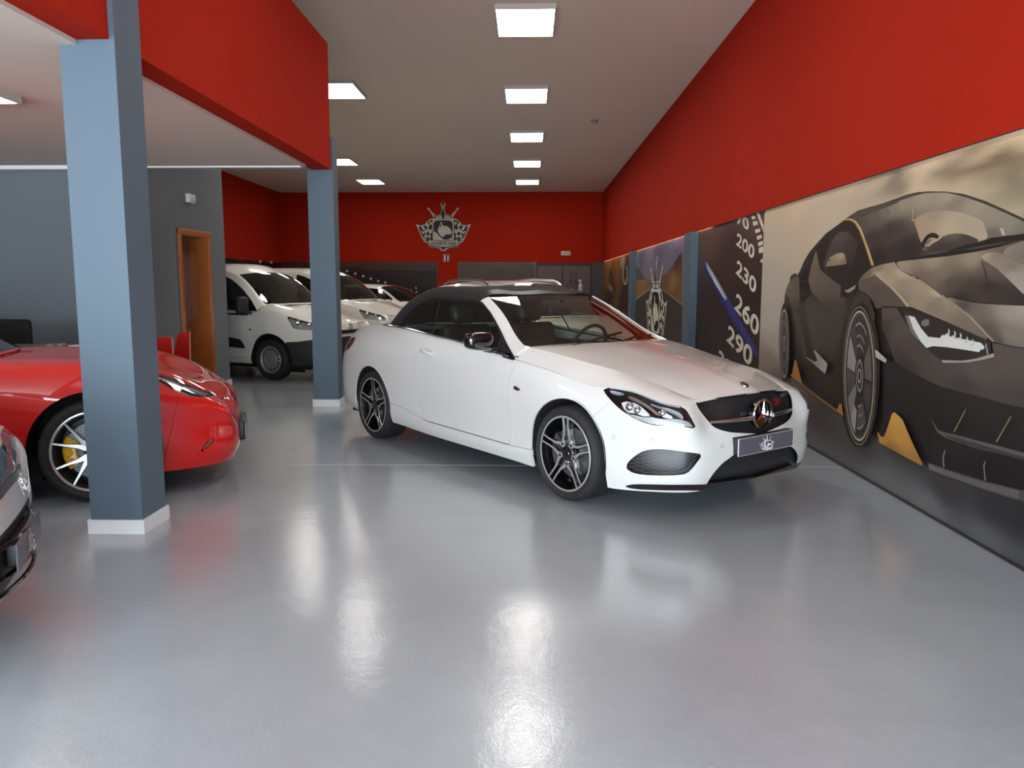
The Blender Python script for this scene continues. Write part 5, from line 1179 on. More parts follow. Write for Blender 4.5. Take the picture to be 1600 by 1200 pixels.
top = Surf.grid(net(TOP, .03, mirror_v=(False, True)), center=(-2.1, 0, .9)); o = top.flange(.03).build('soft_top', soft_black, hero); o['label'] = 'black fabric folding roof'
# side glass: a leaning surface cut along the window outline
def wz(x, z): return .812-.49*(z-.917)+.03*np.clip((-1.7-x)/.6, 0, 1)**1.2
gx = np.linspace(-2.62, -.52, 260); gz = np.linspace(.88, 1.42, 80)
GG = np.stack([np.repeat(gx[:, None], 80, 1), wz(gx[:, None], gz[None]), np.repeat(gz[None], 260, 0)], 2)
glass = Surf.grid(GG, center=(-1.5, 0, 1.1))
win = [(802, 560), (790, 539), (778, 513.5), (766, 491.5), (752, 474), (735, 470), (712, 467), (690, 466.5), (676, 468), (663, 472.5), (650, 481), (640, 490), (631, 501), (624, 510.5), (672, 524.5), (721.5, 537.5)]
glass = glass.clip(px(glass, win))
bl_ = [(692, 460), (689, 460), (673.5, 530), (676.5, 530)]
seal_s, glass = glass.split(px(glass, bl_), 0.0)
qg, dg = glass.split(px(glass, [(691, 455), (675, 535), (560, 535), (560, 455)]), 0.0)
sail, dg = dg.split(px(dg, [(806, 564), (775, 556), (779, 536), (783, 526), (787, 534)]), 0.0)
pair(dg, 'door_window', tint_glass, DOORS); pair(qg, 'quarter_window', tint_glass, hero); pair(seal_s.offset(.003), 'window_seal', seal, hero); pair(sail.offset(.004), 'mirror_sail', gloss_black, DOORS, .02)
fm = Surf.grid(GG, center=(-1.5, 0, 1.1)); d = px(fm, win); fm = fm.clip(np.maximum(d-.014, -d)); fm = fm.clip(-px(fm, [(812, 570), (790, 527), (762, 480), (790, 470), (840, 560)])); pair(fm.offset(.002), 'window_rubber', seal, hero)
# bright belt moulding
b_ = [(-.70, .808, .922), (-1.0, .805, .952), (-1.339, .803, .989), (-1.822, .797, 1.026), (-2.2, .783, 1.055), (-2.5, .762, 1.068), (-2.70, .738, 1.070), (-2.84, .70, 1.066), (-2.95, .60, 1.062), (-3.1, .36, 1.060), (-3.16, 0, 1.058)]
b_ = smooth_line(b_, 60); m = MB(); m.tube([(x, -w, z) for x, w, z in b_]+[(x, w, z) for x, w, z in b_[::-1][1:]], .0085, 8)
m.build('belt_moulding', chrome, hero)
# ---- mirrors
def mirror(s):
    bm = bmesh.new(); bmesh.ops.create_uvsphere(bm, u_segments=28, v_segments=16, radius=1)
    for v in bm.verts:
        x, y, z = v.co; f = lambda a, e: math.copysign(abs(a)**e, a)
        X, Y, Z = f(x, .55), f(y, .55), f(z, .6)
        Y2 = Y*.118; X2 = X*.062*(1-.12*Y)-(.03 if X < 0 else .0)*0; Z2 = Z*.068*(1-.10*Y)+.008*Y
        if X < -.75: X2 = -.05
        v.co = (X2, Y2, Z2)
    o = MB().bm(bm).build('door_mirror', gloss_black, hero)
    mq = fr.at(747.5, 533.5, w=.985); o.location = (mq[0], -s*.985, mq[2]); o.rotation_euler = (0, 0, math.radians(8)*s); o.scale = (1, -s, 1)
    g = MB(); n = 24
    g.add([(-.052, .096*math.copysign(abs(math.cos(a))**.5, math.cos(a)), .05*math.copysign(abs(math.sin(a))**.5, math.sin(a))) for a in np.linspace(0, 2*math.pi, n+1)[:-1]], [tuple(range(n))]).build('mirror_glass', chrome, o)
    MB().tube([(0, -.06, -.06), (-.005, -.13, -.075), (0, -.20, -.075)], [.02, .018, .022], 8).build('mirror_arm', black_m, o)
    return o
mirror(1)
fo = mirror(-1); fo.location = (-.90, .885, .955); fo.rotation_euler = (0, 0, math.radians(-78)); fo['label'] = 'black door mirror folded back'
# ---- door handle, fuel flap, badge, sensors
def on_body_strip(pxs, lift=0.0): return [on_side(a, b, lift=lift)[0] for a, b in pxs]
hA, hn = on_side(661.5, 548.5, lift=.016); hB, _ = on_side(678, 555, lift=.016)
for k_, s in ((0, 1), (1, -1)):
    a, b = hA*[1, -s, 1], hB*[1, -s, 1]; mid = (a+b)/2+np.array([0, -s*.012, .0])
    MB().tube([tuple(a-(b-a)*.02), tuple(a*.8+b*.2+np.array([0, -s*.01, .004])), tuple(mid+np.array([0, 0, .005])), tuple(a*.2+b*.8+np.array([0, -s*.01, .002])), tuple(b)], [.012, .017, .018, .017, .014], 10).build('door_handle', paint_white, DOORS[k_])
    q = MB(); c = (a*.62+b*.38)-np.array([0, -s*.014, .004]); q.lathe([(0, 0), (.05, .0), (.056, .004)], 28, 'y'); q.v = [(c[0]+x*1.25, c[1]+(-s)*y, c[2]+z*.62) for x, y, z in q.v]; q.build('handle_recess', mat('recess_white', srgb(214, 214, 210), 0.3), DOORS[k_])
fc, fn = on_side(573.5, 537.5, lift=.005)
t1 = np.cross(fn, [0, 0, 1.0]); t1 /= np.linalg.norm(t1); t2 = np.cross(t1, fn)
q = MB(); pts = [fc+t1*.088*math.cos(a)+t2*.080*math.sin(a) for a in np.linspace(0, 2*math.pi, 41)]; q.tube([(p[0], -p[1], p[2]) for p in pts], .003, 6); q.build('fuel_flap', mat('flap_gap', srgb(96, 94, 92), 0.6), hero)
bc, bn = on_side(807.5, 607, lift=.003)
q = MB().lathe([(0, -.004), (.5, -.003), (1, 0.002)], 28, 'y'); q.v = [(bc[0]+x*.040, -bc[1]+y, bc[2]+z*.0155-.012*x*.4) for x, y, z in q.v]; o = q.build('wing_badge', satin_chrome, hero)
q = MB().lathe([(0, -.005), (.8, -.0045), (.86, -.001)], 28, 'y'); q.v = [(bc[0]+x*.040, -bc[1]+y, bc[2]+z*.0155-.012*x*.4) for x, y, z in q.v]; q.build('badge_inlay', mat('badge_dark', srgb(50, 48, 48), 0.4), o)
for a, b in ((958.5, 683), (1128, 697), (1018, 688)):
    c, n = on_side(a, b, lift=.001); t1 = np.cross(n, [0, 0, 1.0]); t1 /= np.linalg.norm(t1); t2 = np.cross(t1, n)
    q = MB(); q.tube([tuple((c+t1*.012*math.cos(k)+t2*.012*math.sin(k))*[1, -1, 1]) for k in np.linspace(0, 2*math.pi, 17)], .001, 5); q.build('parking_sensor', mat('gap_grey', srgb(120, 118, 114), 0.6), hero)
# ---- cabin
def seat(x, w, rear=False):
    y = -w; m = MB()
    m.box((x-.02, y-.25, .40), (x+.48, y+.25, .56), bev=.05)
    o = m.build('seat', seat_leather, hero)
    b = MB().box((-.07, -.25, 0), (.07, .25, .62), bev=.055).box((-.05, -.13, .63), (.06, .13, .82), bev=.05).tube([(0, -.06, .58), (0, -.06, .68)], .008).tube([(0, .06, .58), (0, .06, .68)], .008)
    bo = b.build('seat_back', seat_leather, o, (x-.02, y, .50), (0, math.radians(-16), 0))
for w in (.37, -.37): seat(-1.75, w)
MB().box((-2.55, -.55, .42), (-2.15, .55, .58), bev=.06).box((-2.62, -.56, .55), (-2.48, .56, 1.0), bev=.06).build('rear_bench', seat_leather, hero)
MB().box((-.95, -.72, .70), (-.50, .72, .955), bev=.07).build('dashboard', cabin_dark, hero)
MB().box((-2.6, -.74, .28), (-.5, .74, .34)).box((-2.65, -.80, .3), (-.6, -.735, .93)).box((-2.65, .735, .3), (-.6, .80, .93)).box((-2.70, -.74, .3), (-2.62, .74, 1.02)).build('cabin_tub', cabin_dark, hero)
q = MB(); R_ = .185
pts = [(0, R_*math.cos(a), R_*math.sin(a)) for a in np.linspace(0, 2*math.pi, 33)]; q.tube(pts, .016, 8); q.box((-.02, -.06, -.05), (.02, .06, .05), bev=.015).box((-.01, -.18, -.012), (.01, .18, .012)).box((-.01, -.012, -.18), (.01, .012, 0)); q.build('steering_wheel', black_m, hero, (-1.12, .37, .93), (0, math.radians(22), 0))
MB().box((-1.10, -.11, 1.20), (-1.07, .11, 1.265), bev=.02).tube([(-1.08, 0, 1.25), (-1.05, 0, 1.32)], .01).build('inner_mirror', black_m, hero)
place_wheels(wheel_twin(), hero, 0, -2.76, .872, .872, .3235)
# ================================================================ THE OTHER CARS
dark_glass = glass_mat('dark_glass', (0.30, 0.32, 0.30), 0.06)
paint_van = mat('white_van_paint', srgb(226, 224, 214), 0.35, coat=0.9, coat_rough=0.04)
paint_red = mat('red_car_paint', srgb(196, 12, 7), 0.55, spec=.25, coat=1.0, coat_rough=0.015)
bumper_black = mat('unpainted_bumper', srgb(30, 30, 31), 0.6, bump=0.08, bump_scale=300)
class Car:
    """a car shell warped from the convertible's control net, with its own heights, hood, cabin and cuts"""
    def __init__(s, name, label, O, ang, W, xmap, sill, shoulder, hood, cabin, paint, archR=.36, hubz=.33, step=.04, side_rows=None, xr=-2.76, shw=1.0, group=None, tail=True, crown=(.018, .016)):
        s.fr = Frame(O, ang); s.root = empty(name, (O[0], O[1], 0), ang); tag(s.root, label, 'car', group); s.paint = paint
        fx = lambda x: np.interp(x, [-3.81, -2.76, -.646, 0, .925], xmap)
        fs = lambda x: np.interp(x, [p[0] for p in shoulder], [p[1] for p in shoulder])
        N = []
        for st in NET:
            z0, z6 = st[0][2], st[6][2]; x6 = fx(st[6][0]); row = []
            for k, (x, w, z) in enumerate(st):
                row.append([float(fx(x)), w*W/.893*(1+(shw-1)*k/6.0), float(sill+(z-z0)/(z6-z0)*(fs(x6)-sill))])
            N.append(row)
        s.N = N; s.G = net(N, step, mirror_u=(True, True)); s.side = Surf.grid(s.G); s.base = Surf.grid(s.G)
        E = [N[k][6] for k in range(9, 18)]; n = len(E)
        hood = list(hood[:-1])+[(N[19][6][0], N[19][6][2])]
        hx = [p[0] for p in hood]; hz = [p[1] for p in hood]
        t = np.linspace(0, 1, n); xs = np.interp(t, np.linspace(0, 1, len(hx)), hx)
        rows = []
        for e, x in zip(E, xs):
            c = [x, 0, float(np.interp(x, hx, hz))]; f = float(np.clip(1-(x-hx[0])/.45, 0, 1))
            R0, Q0 = cabin[0][2], cabin[0][3]; e0, c0 = E[0], [hx[0], 0, hz[0]]
            tk = 1-R0[1]/e0[1]; tm = 1-Q0[1]/e0[1]; dk = R0[2]-.006-mix(e0, c0, tk)[2]; dm = Q0[2]-.006-mix(e0, c0, tm)[2]; xk = R0[0]-mix(e0, c0, tk)[0]; xm_ = Q0[0]-mix(e0, c0, tm)[0]
            g = min(1.0, (hx[-1]-x)/.3); k_ = mix(e, c, tk, dk*f+crown[0]*(1-f)*g); m_ = mix(e, c, tm, dm*f+crown[1]*(1-f)*g); k_[0] += xk*f*f; m_[0] += xm_*f*f
            rows.append([e, k_, m_, c])
        rows[-1] = [E[-1], mix(E[-1], N[18][6], .45), N[18][6], N[19][6]]
        s.hood = Surf.grid(net(rows, step, mirror_v=(False, True)), center=(-.1, 0, .2))
        for xc in (0.0, xr): s.side = s.side.clip(-f_arch(s.side, xc, hubz, archR))
        s.xr, s.archR, s.hubz, s.W = xr, archR, hubz, W
        # cabin: rows of (belt, mid, rail | quarter, centre)
        s.cab_side = Surf.grid(net([r[:3] for r in cabin], step, fu=pch, fv=spl), center=(-1.5, 0, 1.0))
        s.cab_top = Surf.grid(net([r[2:] for r in cabin], step, mirror_v=(False, True), fu=pch), center=(-1.5, 0, .6))
        tt = chord(np.array([r[2:] for r in cabin])); s.u_top = tt/tt[-1]
        if tail:
            T = [N[k][6] for k in range(0, 6)]; b = cabin[-1][-1]
            s.deck = Surf.grid(net([[q, mix(q, (q[0]*.99, 0, q[2]+.02), .5), [q[0], 0, q[2]+.02]] for q in T[1:]], .1), center=(-3.2, 0, .2))
        else: s.deck = None
    def px(s, S, poly): return s.fr.f_px(S, poly)
    def B(s, S, name, m, fl=.012, parent=None, both=True, **k):
        if len(S.V) == 0: return None
        return pair(S, name, m, parent or s.root, fl)[0] if both else S.flange(fl).build(name, m, parent or s.root)
    def windscreen(s, u0=.03, u1=.96, v0=.07):
        A = s.cab_top.A; ua, ub = s.u_top[0]+u0*(s.u_top[1]-s.u_top[0]), s.u_top[0]+u1*(s.u_top[1]-s.u_top[0])
        d = np.maximum(np.maximum(ua-A[:, 0], A[:, 0]-ub), (v0-A[:, 1])*.5)
        g, s.cab_top = s.cab_top.split(d, 0.0)
        return g
    def liners(s):
        for xc in (0.0, s.xr):
            for sd in (1, -1):
                q = MB().lathe([(s.archR+.012, 0), (s.archR+.012, -.34)], 20, a0=-.2, a1=math.pi+.2); al = MB()
                y0 = s.W-.045
                al.add([(x+xc, -sd*(y0+h), z+s.hubz) for x, h, z in q.v], q.f, True)
                al.add([(xc-s.archR, -sd*(y0-.33), .1), (xc+s.archR, -sd*(y0-.33), .1), (xc+s.archR, -sd*(y0-.33), s.hubz+s.archR), (xc-s.archR, -sd*(y0-.33), s.hubz+s.archR)], [(0, 1, 2, 3)])
                al.build('wheel_arch_liner', liner, s.root)
        MB().box((s.xr-.6, -s.W+.18, .17), (.62, s.W-.18, .30)).build('underbody', liner, s.root)
    def interior(s, xs, zb, wh=True, floor=.3):
        c = s.root; W = s.W
        MB().box((xs-1.6, -W+.14, floor), (xs+.9, W-.14, floor+.05)).box((xs-1.6, -W+.07, floor), (xs+.7, -W+.12, zb-.04)).box((xs-1.6, W-.12, floor), (xs+.7, W-.07, zb-.04)).box((xs-1.65, -W+.1, floor), (xs-1.55, W-.1, zb+.2)).build('cabin_tub', cabin_dark, c)
        for y in (.38, -.38):
            o = MB().box((xs-.02, y-.24, zb-.52), (xs+.48, y+.24, zb-.36), bev=.05).build('seat', cabin_dark, c)
            MB().box((-.07, -.24, 0), (.07, .24, .58), bev=.05).box((-.05, -.12, .58), (.06, .12, .78), bev=.04).build('seat_back', cabin_dark, o, (xs-.02, y, zb-.42), (0, math.radians(-14), 0))
        MB().box((xs+.75, -W+.16, zb-.30), (xs+1.15, W-.16, zb-.02), bev=.06).build('dashboard', cabin_dark, c)
        if wh:
            q = MB().tube([(0, .18*math.cos(a), .18*math.sin(a)) for a in np.linspace(0, 2*math.pi, 25)], .016, 6).box((-.01, -.17, -.015), (.015, .17, .015)); q.build('steering_wheel', black_m, c, (xs+.62, .38, zb-.02), (0, math.radians(25), 0))

# ---------------------------------------------------------------- the white delivery van (and its twin behind)
kv = lambda P: [(340+x*.175, 390+y*.175) for x, y in P]
VA = math.radians(-24)
van = Car('delivery_van', 'white delivery van with black bumper and steel wheels behind the far grey pillar', (-3.6015, 12.7623), VA, .875,
  [-3.45, -2.73, -.25, 0.0, .93], .24, [(-3.5, 1.06), (-.9, 1.062), (-.3, 1.05), (-.05, 1.07), (.12, 1.035), (.3, .975), (.6, .90), (.8, .86), (.9, .83)],
  [(-.02, 1.135), (.25, 1.105), (.5, 1.045), (.68, .985), (.80, .925), (.875, .845)],
  [L((-.24, .825, 1.05), (-.22, .775, 1.09), (-.20, .715, 1.130), (-.07, .40, 1.138), (-.02, 0, 1.142)),
   L((-.86, .845, 1.062), (-.86, .76, 1.37), (-.85, .625, 1.615), (-.80, .36, 1.655), (-.77, 0, 1.672)),
   L((-1.25, .85, 1.062), (-1.22, .79, 1.40), (-1.22, .655, 1.70), (-1.2, .38, 1.775), (-1.2, 0, 1.795)),
   L((-2.5, .85, 1.062), (-2.5, .79, 1.40), (-2.5, .655, 1.71), (-2.5, .38, 1.79), (-2.5, 0, 1.81)),
   L((-3.38, .80, 1.062), (-3.32, .75, 1.40), (-3.25, .64, 1.68), (-3.27, .36, 1.75), (-3.28, 0, 1.77)),
   L((-3.45, .70, 1.062), (-3.44, .66, 1.10), (-3.43, .62, 1.12), (-3.44, .35, 1.12), (-3.45, 0, 1.12))], paint_van, archR=.385, hubz=.33, xr=-2.73, shw=.98)
S = van.side
lamp, S = S.split(van.px(S, kv([(618, 600), (640, 590), (690, 592), (780, 615), (860, 655), (930, 700), (930, 730), (850, 722), (760, 716), (680, 706), (650, 660)])), .001)
bumpf = np.maximum(S.V[:, 2]-np.interp(S.V[:, 0], [.2, .5, .95], [.585, .60, .66]), .30-S.V[:, 0])
vb, S = S.split(bumpf, .001)
doorf = np.maximum(np.abs(S.V[:, 0]+.85)-.50-.045*np.clip((S.V[:, 2]-.5)/.5, 0, 1), .33-S.V[:, 2])
vd, S = S.split(doorf, .002)
trim, vd = vd.split(van.px(vd, kv([(20, 778), (88, 778), (200, 800), (225, 825), (246, 884), (100, 868), (20, 855)])), .001)
van.B(S, 'side_panel', paint_van); van.B(vb, 'front_bumper', bumper_black, both=False); dR, dL = pair(vd, 'door', paint_van, van.root, .012)
pair(trim.offset(.006), 'door_rub_strip', bumper_black, (dR, dL), .02)
lo = pair(lamp.offset(-.06), 'headlight', mat('lamp_pale', srgb(190, 190, 182), .25, .3), van.root, .0); pair(lamp, 'lamp_lens', lens_glass, lo, .05)
for cx, cz, r_ in ((.47, .885, .05), (.60, .86, .045)):
    for k, s_ in ((0, 1), (1, -1)):
        MB().lathe([(0, .02), (r_*.6, .012), (r_, -.012), (r_, -.03)], 20, 'x').build('bulb_bowl', chrome, lo[k], (cx, -s_*(.70 if cx < .5 else .60), cz))
van.B(van.hood, 'bonnet', paint_van, .01, both=False)
wsn = van.windscreen(.04, .95, .06); wsn.build('windscreen', dark_glass, van.root)
S = van.cab_side
wdw, S = S.split(van.px(S, kv([(-60, 190), (40, 222), (62, 236), (120, 262), (180, 310), (240, 370), (300, 450), (345, 530), (372, 580), (330, 580), (270, 568), (75, 540), (-60, 520)])), .0)
pair(wdw.offset(-.004), 'door_window', dark_glass, (dR, dL), 0); van.B(S, 'cabin_side', paint_van, .0); van.B(van.cab_top, 'roof', paint_van, .0, both=False)
van.B(van.deck, 'rear_shelf', paint_van, 0, both=False)
van.interior(-1.15, 1.05); van.liners()
MB().tube([(-1.02, -.05, 1.73), (-1.16, -.05, 1.80), (-1.5, -.05, 1.93)], [.006, .004, .003], 6).lathe([(0, 1.72), (.02, 1.73), (.025, 1.71)], 12, 'z').build('aerial', black_m, van.root)
for s_ in (1, -1):
    m = MB().box((-.06, -.11, -.13), (.06, .11, .13), bev=.05); o = m.build('door_mirror', bumper_black, van.root, (-.38, -s_*.99, 1.14))
    MB().tube([(0, 0, -.08), (.02, s_*.16, -.12)], .025).build('mirror_arm', bumper_black, o)
gm = MB().box((.905, -.30, .70), (.925, .30, .76), bev=.01); gm.build('grille_slot', black_m, van.root)
q = MB().lathe([(0, .012), (.055, .010), (.06, 0)], 20, 'x'); q.v = [(.885+x, y, .80+z) for x, y, z in q.v]; q.build('front_emblem', chrome, van.root)
MB().box((-.365, -.885, .758), (-.335, -.865, .776), bev=.004).build('side_repeater', black_m, van.root)
place_wheels(wheel_steel(), van.root, 0, -2.73, .835, .835, .315)
van2 = copy_tree(van.root); van2.location = (-3.28, 16.35, 0); van2['label'] = 'second white van parked behind the first, partly hidden by the convertible'
van.root['group'] = van2['group'] = 'parked white vans'

# ---------------------------------------------------------------- hatchback and estate further back (mostly hidden)
def cabin_rows(xa, xc, zb, W, xh, zh, xr_, zr, xb, belt, zc=None):
    """xa: A-pillar foot, xc: cowl centre, xh: header, xr_: rear header, xb: rear foot"""
    return [L((xa-.04, W*.93, zb-.01), (xa-.02, W*.88, zb+.02), (xa, W*.82, zb+.04), (xc-.05, W*.45, zb+.05), (xc, 0, zb+.055)),
            L((xh, W*.95, zb+.02), (xh, W*.86, (zb+zh)/2), (xh-.02, W*.66, zh-.05), (xh+.05, W*.38, zh-.012), (xh+.08, 0, zh)),
            L(((xh+xr_)/2, W*.95, belt), ((xh+xr_)/2, W*.86, (zb+zh)/2+.02), ((xh+xr_)/2, W*.66, zh-.01), ((xh+xr_)/2, W*.38, zh+.03), ((xh+xr_)/2, 0, zh+.042)),
            L((xr_-.1, W*.93, belt), (xr_-.06, W*.83, (zb+zr)/2), (xr_, W*.64, zr-.05), (xr_-.02, W*.37, zr-.012), (xr_-.03, 0, zr)),
            L((xb, W*.80, belt), (xb-.01, W*.76, belt+.02), (xb-.02, W*.70, belt+.03), (xb-.04, W*.4, belt+.03), (xb-.05, 0, belt+.03))]
def plain_car(name, label, O, ang, W, paint, cab, hood, sh, xm, tint, lamp=None, side_u=(.06, .92), rails=False, wheelR=.32, xr=-2.6, split_b=True):
    c = Car(name, label, O, ang, W, xm, .19, sh, hood, cab, paint, archR=wheelR+.035, hubz=wheelR+.01, xr=xr)
    S = c.side
    if lamp is not None:
        lp, S = S.split(f_xz(S, lamp), .001); lo = pair(lp.offset(-.05), 'headlight', lamp_grey, c.root, .0); pair(lp, 'lamp_lens', lens_glass, lo, .045)
    dr_, S = S.split(np.maximum(np.abs(S.V[:, 0]+1.12)-.55, .32-S.V[:, 2]), .002)
    c.B(S, 'side_panel', paint, both=False); D = pair(dr_, 'door', paint, c.root, .01); c.B(c.hood, 'bonnet', paint, .01, both=False); c.B(c.deck, 'boot_lid', paint, 0, both=False)
    w = c.windscreen(.03, .95, .06); w.build('windscreen', tint, c.root)
    A = c.cab_side.A; S = c.cab_side
    f = np.maximum(np.maximum(side_u[0]-A[:, 0], A[:, 0]-side_u[1])*2.5, np.maximum(.10-A[:, 1], A[:, 1]-.90)*.5)
    sw, S = S.split(f, 0.0)
    wl_, wr_ = pair(sw.offset(-.003), 'side_window', tint, c.root, 0)
    pair(S, 'cabin_frame', paint, c.root, 0); c.B(c.cab_top, 'roof', paint, 0, both=False)
    c.interior(cab[1][0][0]-.45, cab[0][0][2]); c.liners()
    for s_ in (1, -1): MB().box((-.07, -.10, -.065), (.06, .10, .065), bev=.04).tube([(0, s_*.05, -.05), (.0, s_*.14, -.07)], .02).build('door_mirror', paint, c.root, (cab[0][0][0]-.12, -s_*(W+.07), cab[0][0][2]+.06))
    if rails:
        for s_ in (1, -1):
            xs_ = np.linspace(cab[1][2][0]-.12, cab[3][2][0]+.1, 26); q = MB()
            pts = [(x, -s_*W*.62, float(np.interp(-x, [-cab[1][2][0], -(cab[1][2][0]+cab[3][2][0])/2, -cab[3][2][0]], [cab[1][2][2], cab[2][2][2], cab[3][2][2]]))+.012+.055*min(1, 3.2*math.sin(math.pi*k/25.0))) for k, x in enumerate(xs_)]
            q.tube(pts, .019, 8); q.build('roof_rail', satin_chrome, c.root)
    place_wheels(wheel_steel(R=wheelR, r=.21, holes=10, rim_m=silver), c.root, 0, xr, W-.04, W-.04, wheelR)
    return c
hatch = plain_car('hatchback_car', 'small white hatchback far back under the dotted poster', (-2.60, 20.4), math.radians(-24), .86, paint_van,
  cabin_rows(-.42, -.10, .98, .86, -1.15, 1.44, -2.75, 1.40, -3.05, 1.02), [(-.10, 1.03), (.2, .99), (.45, .93), (.65, .86), (.80, .76)], [(-3.3, 1.02), (-.6, .97), (-.2, .94), (.2, .86), (.5, .78), (.85, .70)],
  [-3.35, -2.55, -.5, 0, .86], dark_glass, lamp=[(.25, .84), (.5, .78), (.72, .70), (.70, .60), (.5, .62), (.3, .74)], xr=-2.55)
estate = plain_car('estate_car', 'white estate car with silver roof rails behind the convertible', (.56, 9.95), math.radians(-65), .90, paint_van,
  cabin_rows(-.50, -.15, .99, .90, -1.28, 1.472, -3.45, 1.475, -3.85, 1.03), [(-.15, 1.04), (.2, 1.0), (.5, .93), (.7, .86), (.86, .76)], [(-3.7, 1.03), (-.6, .99), (-.2, .96), (.2, .87), (.5, .79), (.9, .71)],
  [-4.0, -2.75, -.55, 0, .90], tint_glass, lamp=[(.25, .86), (.5, .80), (.76, .72), (.74, .62), (.5, .64), (.3, .76)], rails=True, xr=-2.75)

# ---------------------------------------------------------------- the red sports car
qr = lambda P: [(220+x/6.0, 540+y/6.0) for x, y in P]
RA = math.radians(19)
rc = Car('sports_car', 'red sports car with silver wheels and yellow brake calipers behind the near grey pillar', (-3.159, 5.945), RA, .925,
  [-3.75, -2.67, -.70, 0.0, .915], .17, [(-3.75, .95), (-2.6, .98), (-1.5, .95), (-.55, .905), (-.02, .912), (.2, .882), (.38, .835), (.54, .77), (.74, .645), (.84, .585), (.9, .55)],
  [(-.74, .945), (-.45, .945), (-.13, .925), (.15, .88), (.32, .84), (.50, .78), (.68, .715), (.80, .65), (.89, .565)],
  cabin_rows(-.80, -.66, .905, .90, -1.35, 1.27, -2.2, 1.25, -2.75, 1.0), paint_red, archR=.405, hubz=.345, step=.022, xr=-2.67, shw=.99)
S = rc.side
lamp, S = S.split(rc.px(S, qr([(20, 190), (140, 245), (230, 278), (300, 298), (390, 328), (500, 375), (600, 418), (688, 440), (692, 462), (640, 481), (560, 482), (450, 470), (380, 448), (300, 408), (230, 372), (170, 335), (130, 312), (20, 250)])), .001)
hl2, rc.hood = rc.hood.split(np.maximum(rc.px(rc.hood, qr([(20, 190), (140, 245), (230, 278), (300, 298), (390, 328), (500, 375), (600, 418), (688, 440), (692, 462), (640, 481), (560, 482), (450, 470), (380, 448), (300, 408), (230, 372), (170, 335), (130, 312), (20, 250)])), .2-rc.hood.V[:, 1]), .001)
lamp = lamp.join(hl2)
slit, S = S.split(rc.px(S, chaikin(qr([(690, 858), (655, 872), (600, 930), (560, 985), (525, 1035), (575, 1000), (650, 940), (688, 885)]), 1)), .0005)
mouth, S = S.split(np.maximum(f_wz(S, [(-.3, .25), (.34, .25), (.40, .33), (.36, .42), (-.3, .44)]), .6-S.V[:, 0]), .0005)
rb, S = S.split(.44-S.V[:, 0]+.25*(S.V[:, 2]-.35), .0012)
rd, S = S.split(np.maximum(np.abs(S.V[:, 0]+1.28)-.62, .28-S.V[:, 2]), .002)
wing, S = S.split(-.6-S.V[:, 0], .0012)
pair(wing, 'front_wing', paint_red, rc.root, .014); pair(S, 'rear_quarter_panel', paint_red, rc.root, .012); rc.B(rb, 'front_bumper', paint_red, .02, both=False); RD = pair(rd, 'door', paint_red, rc.root, .012)
rc.B(rc.hood, 'bonnet', paint_red, .012, both=False); rc.B(rc.deck, 'boot_lid', paint_red, 0, both=False)
pair(slit.offset(-.05), 'bumper_slot', black_m, rc.root, 0); mouth.offset(-.06).build('radiator_grille', honey, rc.root)
lo = pair(lamp.offset(-.05), 'headlight', mat('lamp_dark', srgb(44, 44, 48), 0.35), rc.root, .0); pair(lamp.offset(-.001), 'lamp_lens', lens_glass, lo, .045)
for poly, m_ in ((qr([(20, 200), (140, 255), (240, 290), (330, 320), (385, 345), (380, 440), (330, 415), (310, 370), (250, 325), (140, 280), (20, 235)]), reflector), (qr([(400, 350), (520, 385), (650, 430), (640, 440), (520, 405), (410, 372)]), lamp_grey)):
    pair(lamp.clip(rc.px(lamp, poly)).offset(-.02), 'reflector_bowl', m_, lo, .02)
pl = empty('number_plate', (0, 0, 0), parent=rc.root)
MB().box((.935, -.26, .27), (.944, .26, .385)).build('plate', plate_grey, pl); MB().box((.85, -.24, .25), (.936, .24, .40), bev=.01).build('plate_holder', black_m, pl)
wsn = rc.windscreen(.03, .95, .06); wsn.build('windscreen', tint_glass, rc.root)
A = rc.cab_side.A; f = np.maximum(np.maximum(.06-A[:, 0], A[:, 0]-.80)*2.5, np.maximum(.10-A[:, 1], A[:, 1]-.9)*.5)
sw, S = rc.cab_side.split(f, 0); pair(sw.offset(-.003), 'side_window', tint_glass, RD, 0); pair(S, 'cabin_frame', paint_red, rc.root, 0); rc.B(rc.cab_top, 'roof', paint_red, 0, both=False)
cw2 = MB().box((-.86, -.70, .90), (-.70, .70, .945), bev=.008); cw2.build('cowl_panel', black_m, rc.root)
MB().tube([(-.74, -.45, .96), (-.86, .0, 1.01), (-.90, .25, 1.02)], .009).tube([(-.74, .05, .96), (-.84, .35, 1.0)], .009).build('wipers', black_m, rc.root)
rc.interior(-1.75, .95); rc.liners()
def on_side_of(c, px_, py_, lift=0.0):
    Sx = c.base; P = c.fr.px(Sx.V); d = np.hypot(P[:, 0]-px_, P[:, 1]-py_); k = np.argsort(d)[:5]; n = Sx.N[k].mean(0); n /= np.linalg.norm(n); w_ = 1/(d[k]+.3)**2
    return (Sx.V[k]*w_[:, None]).sum(0)/w_.sum()+n*lift, n
place_wheels(wheel_v(R=.345, r=.268), rc.root, 0, -2.67, .885, .885, .345)

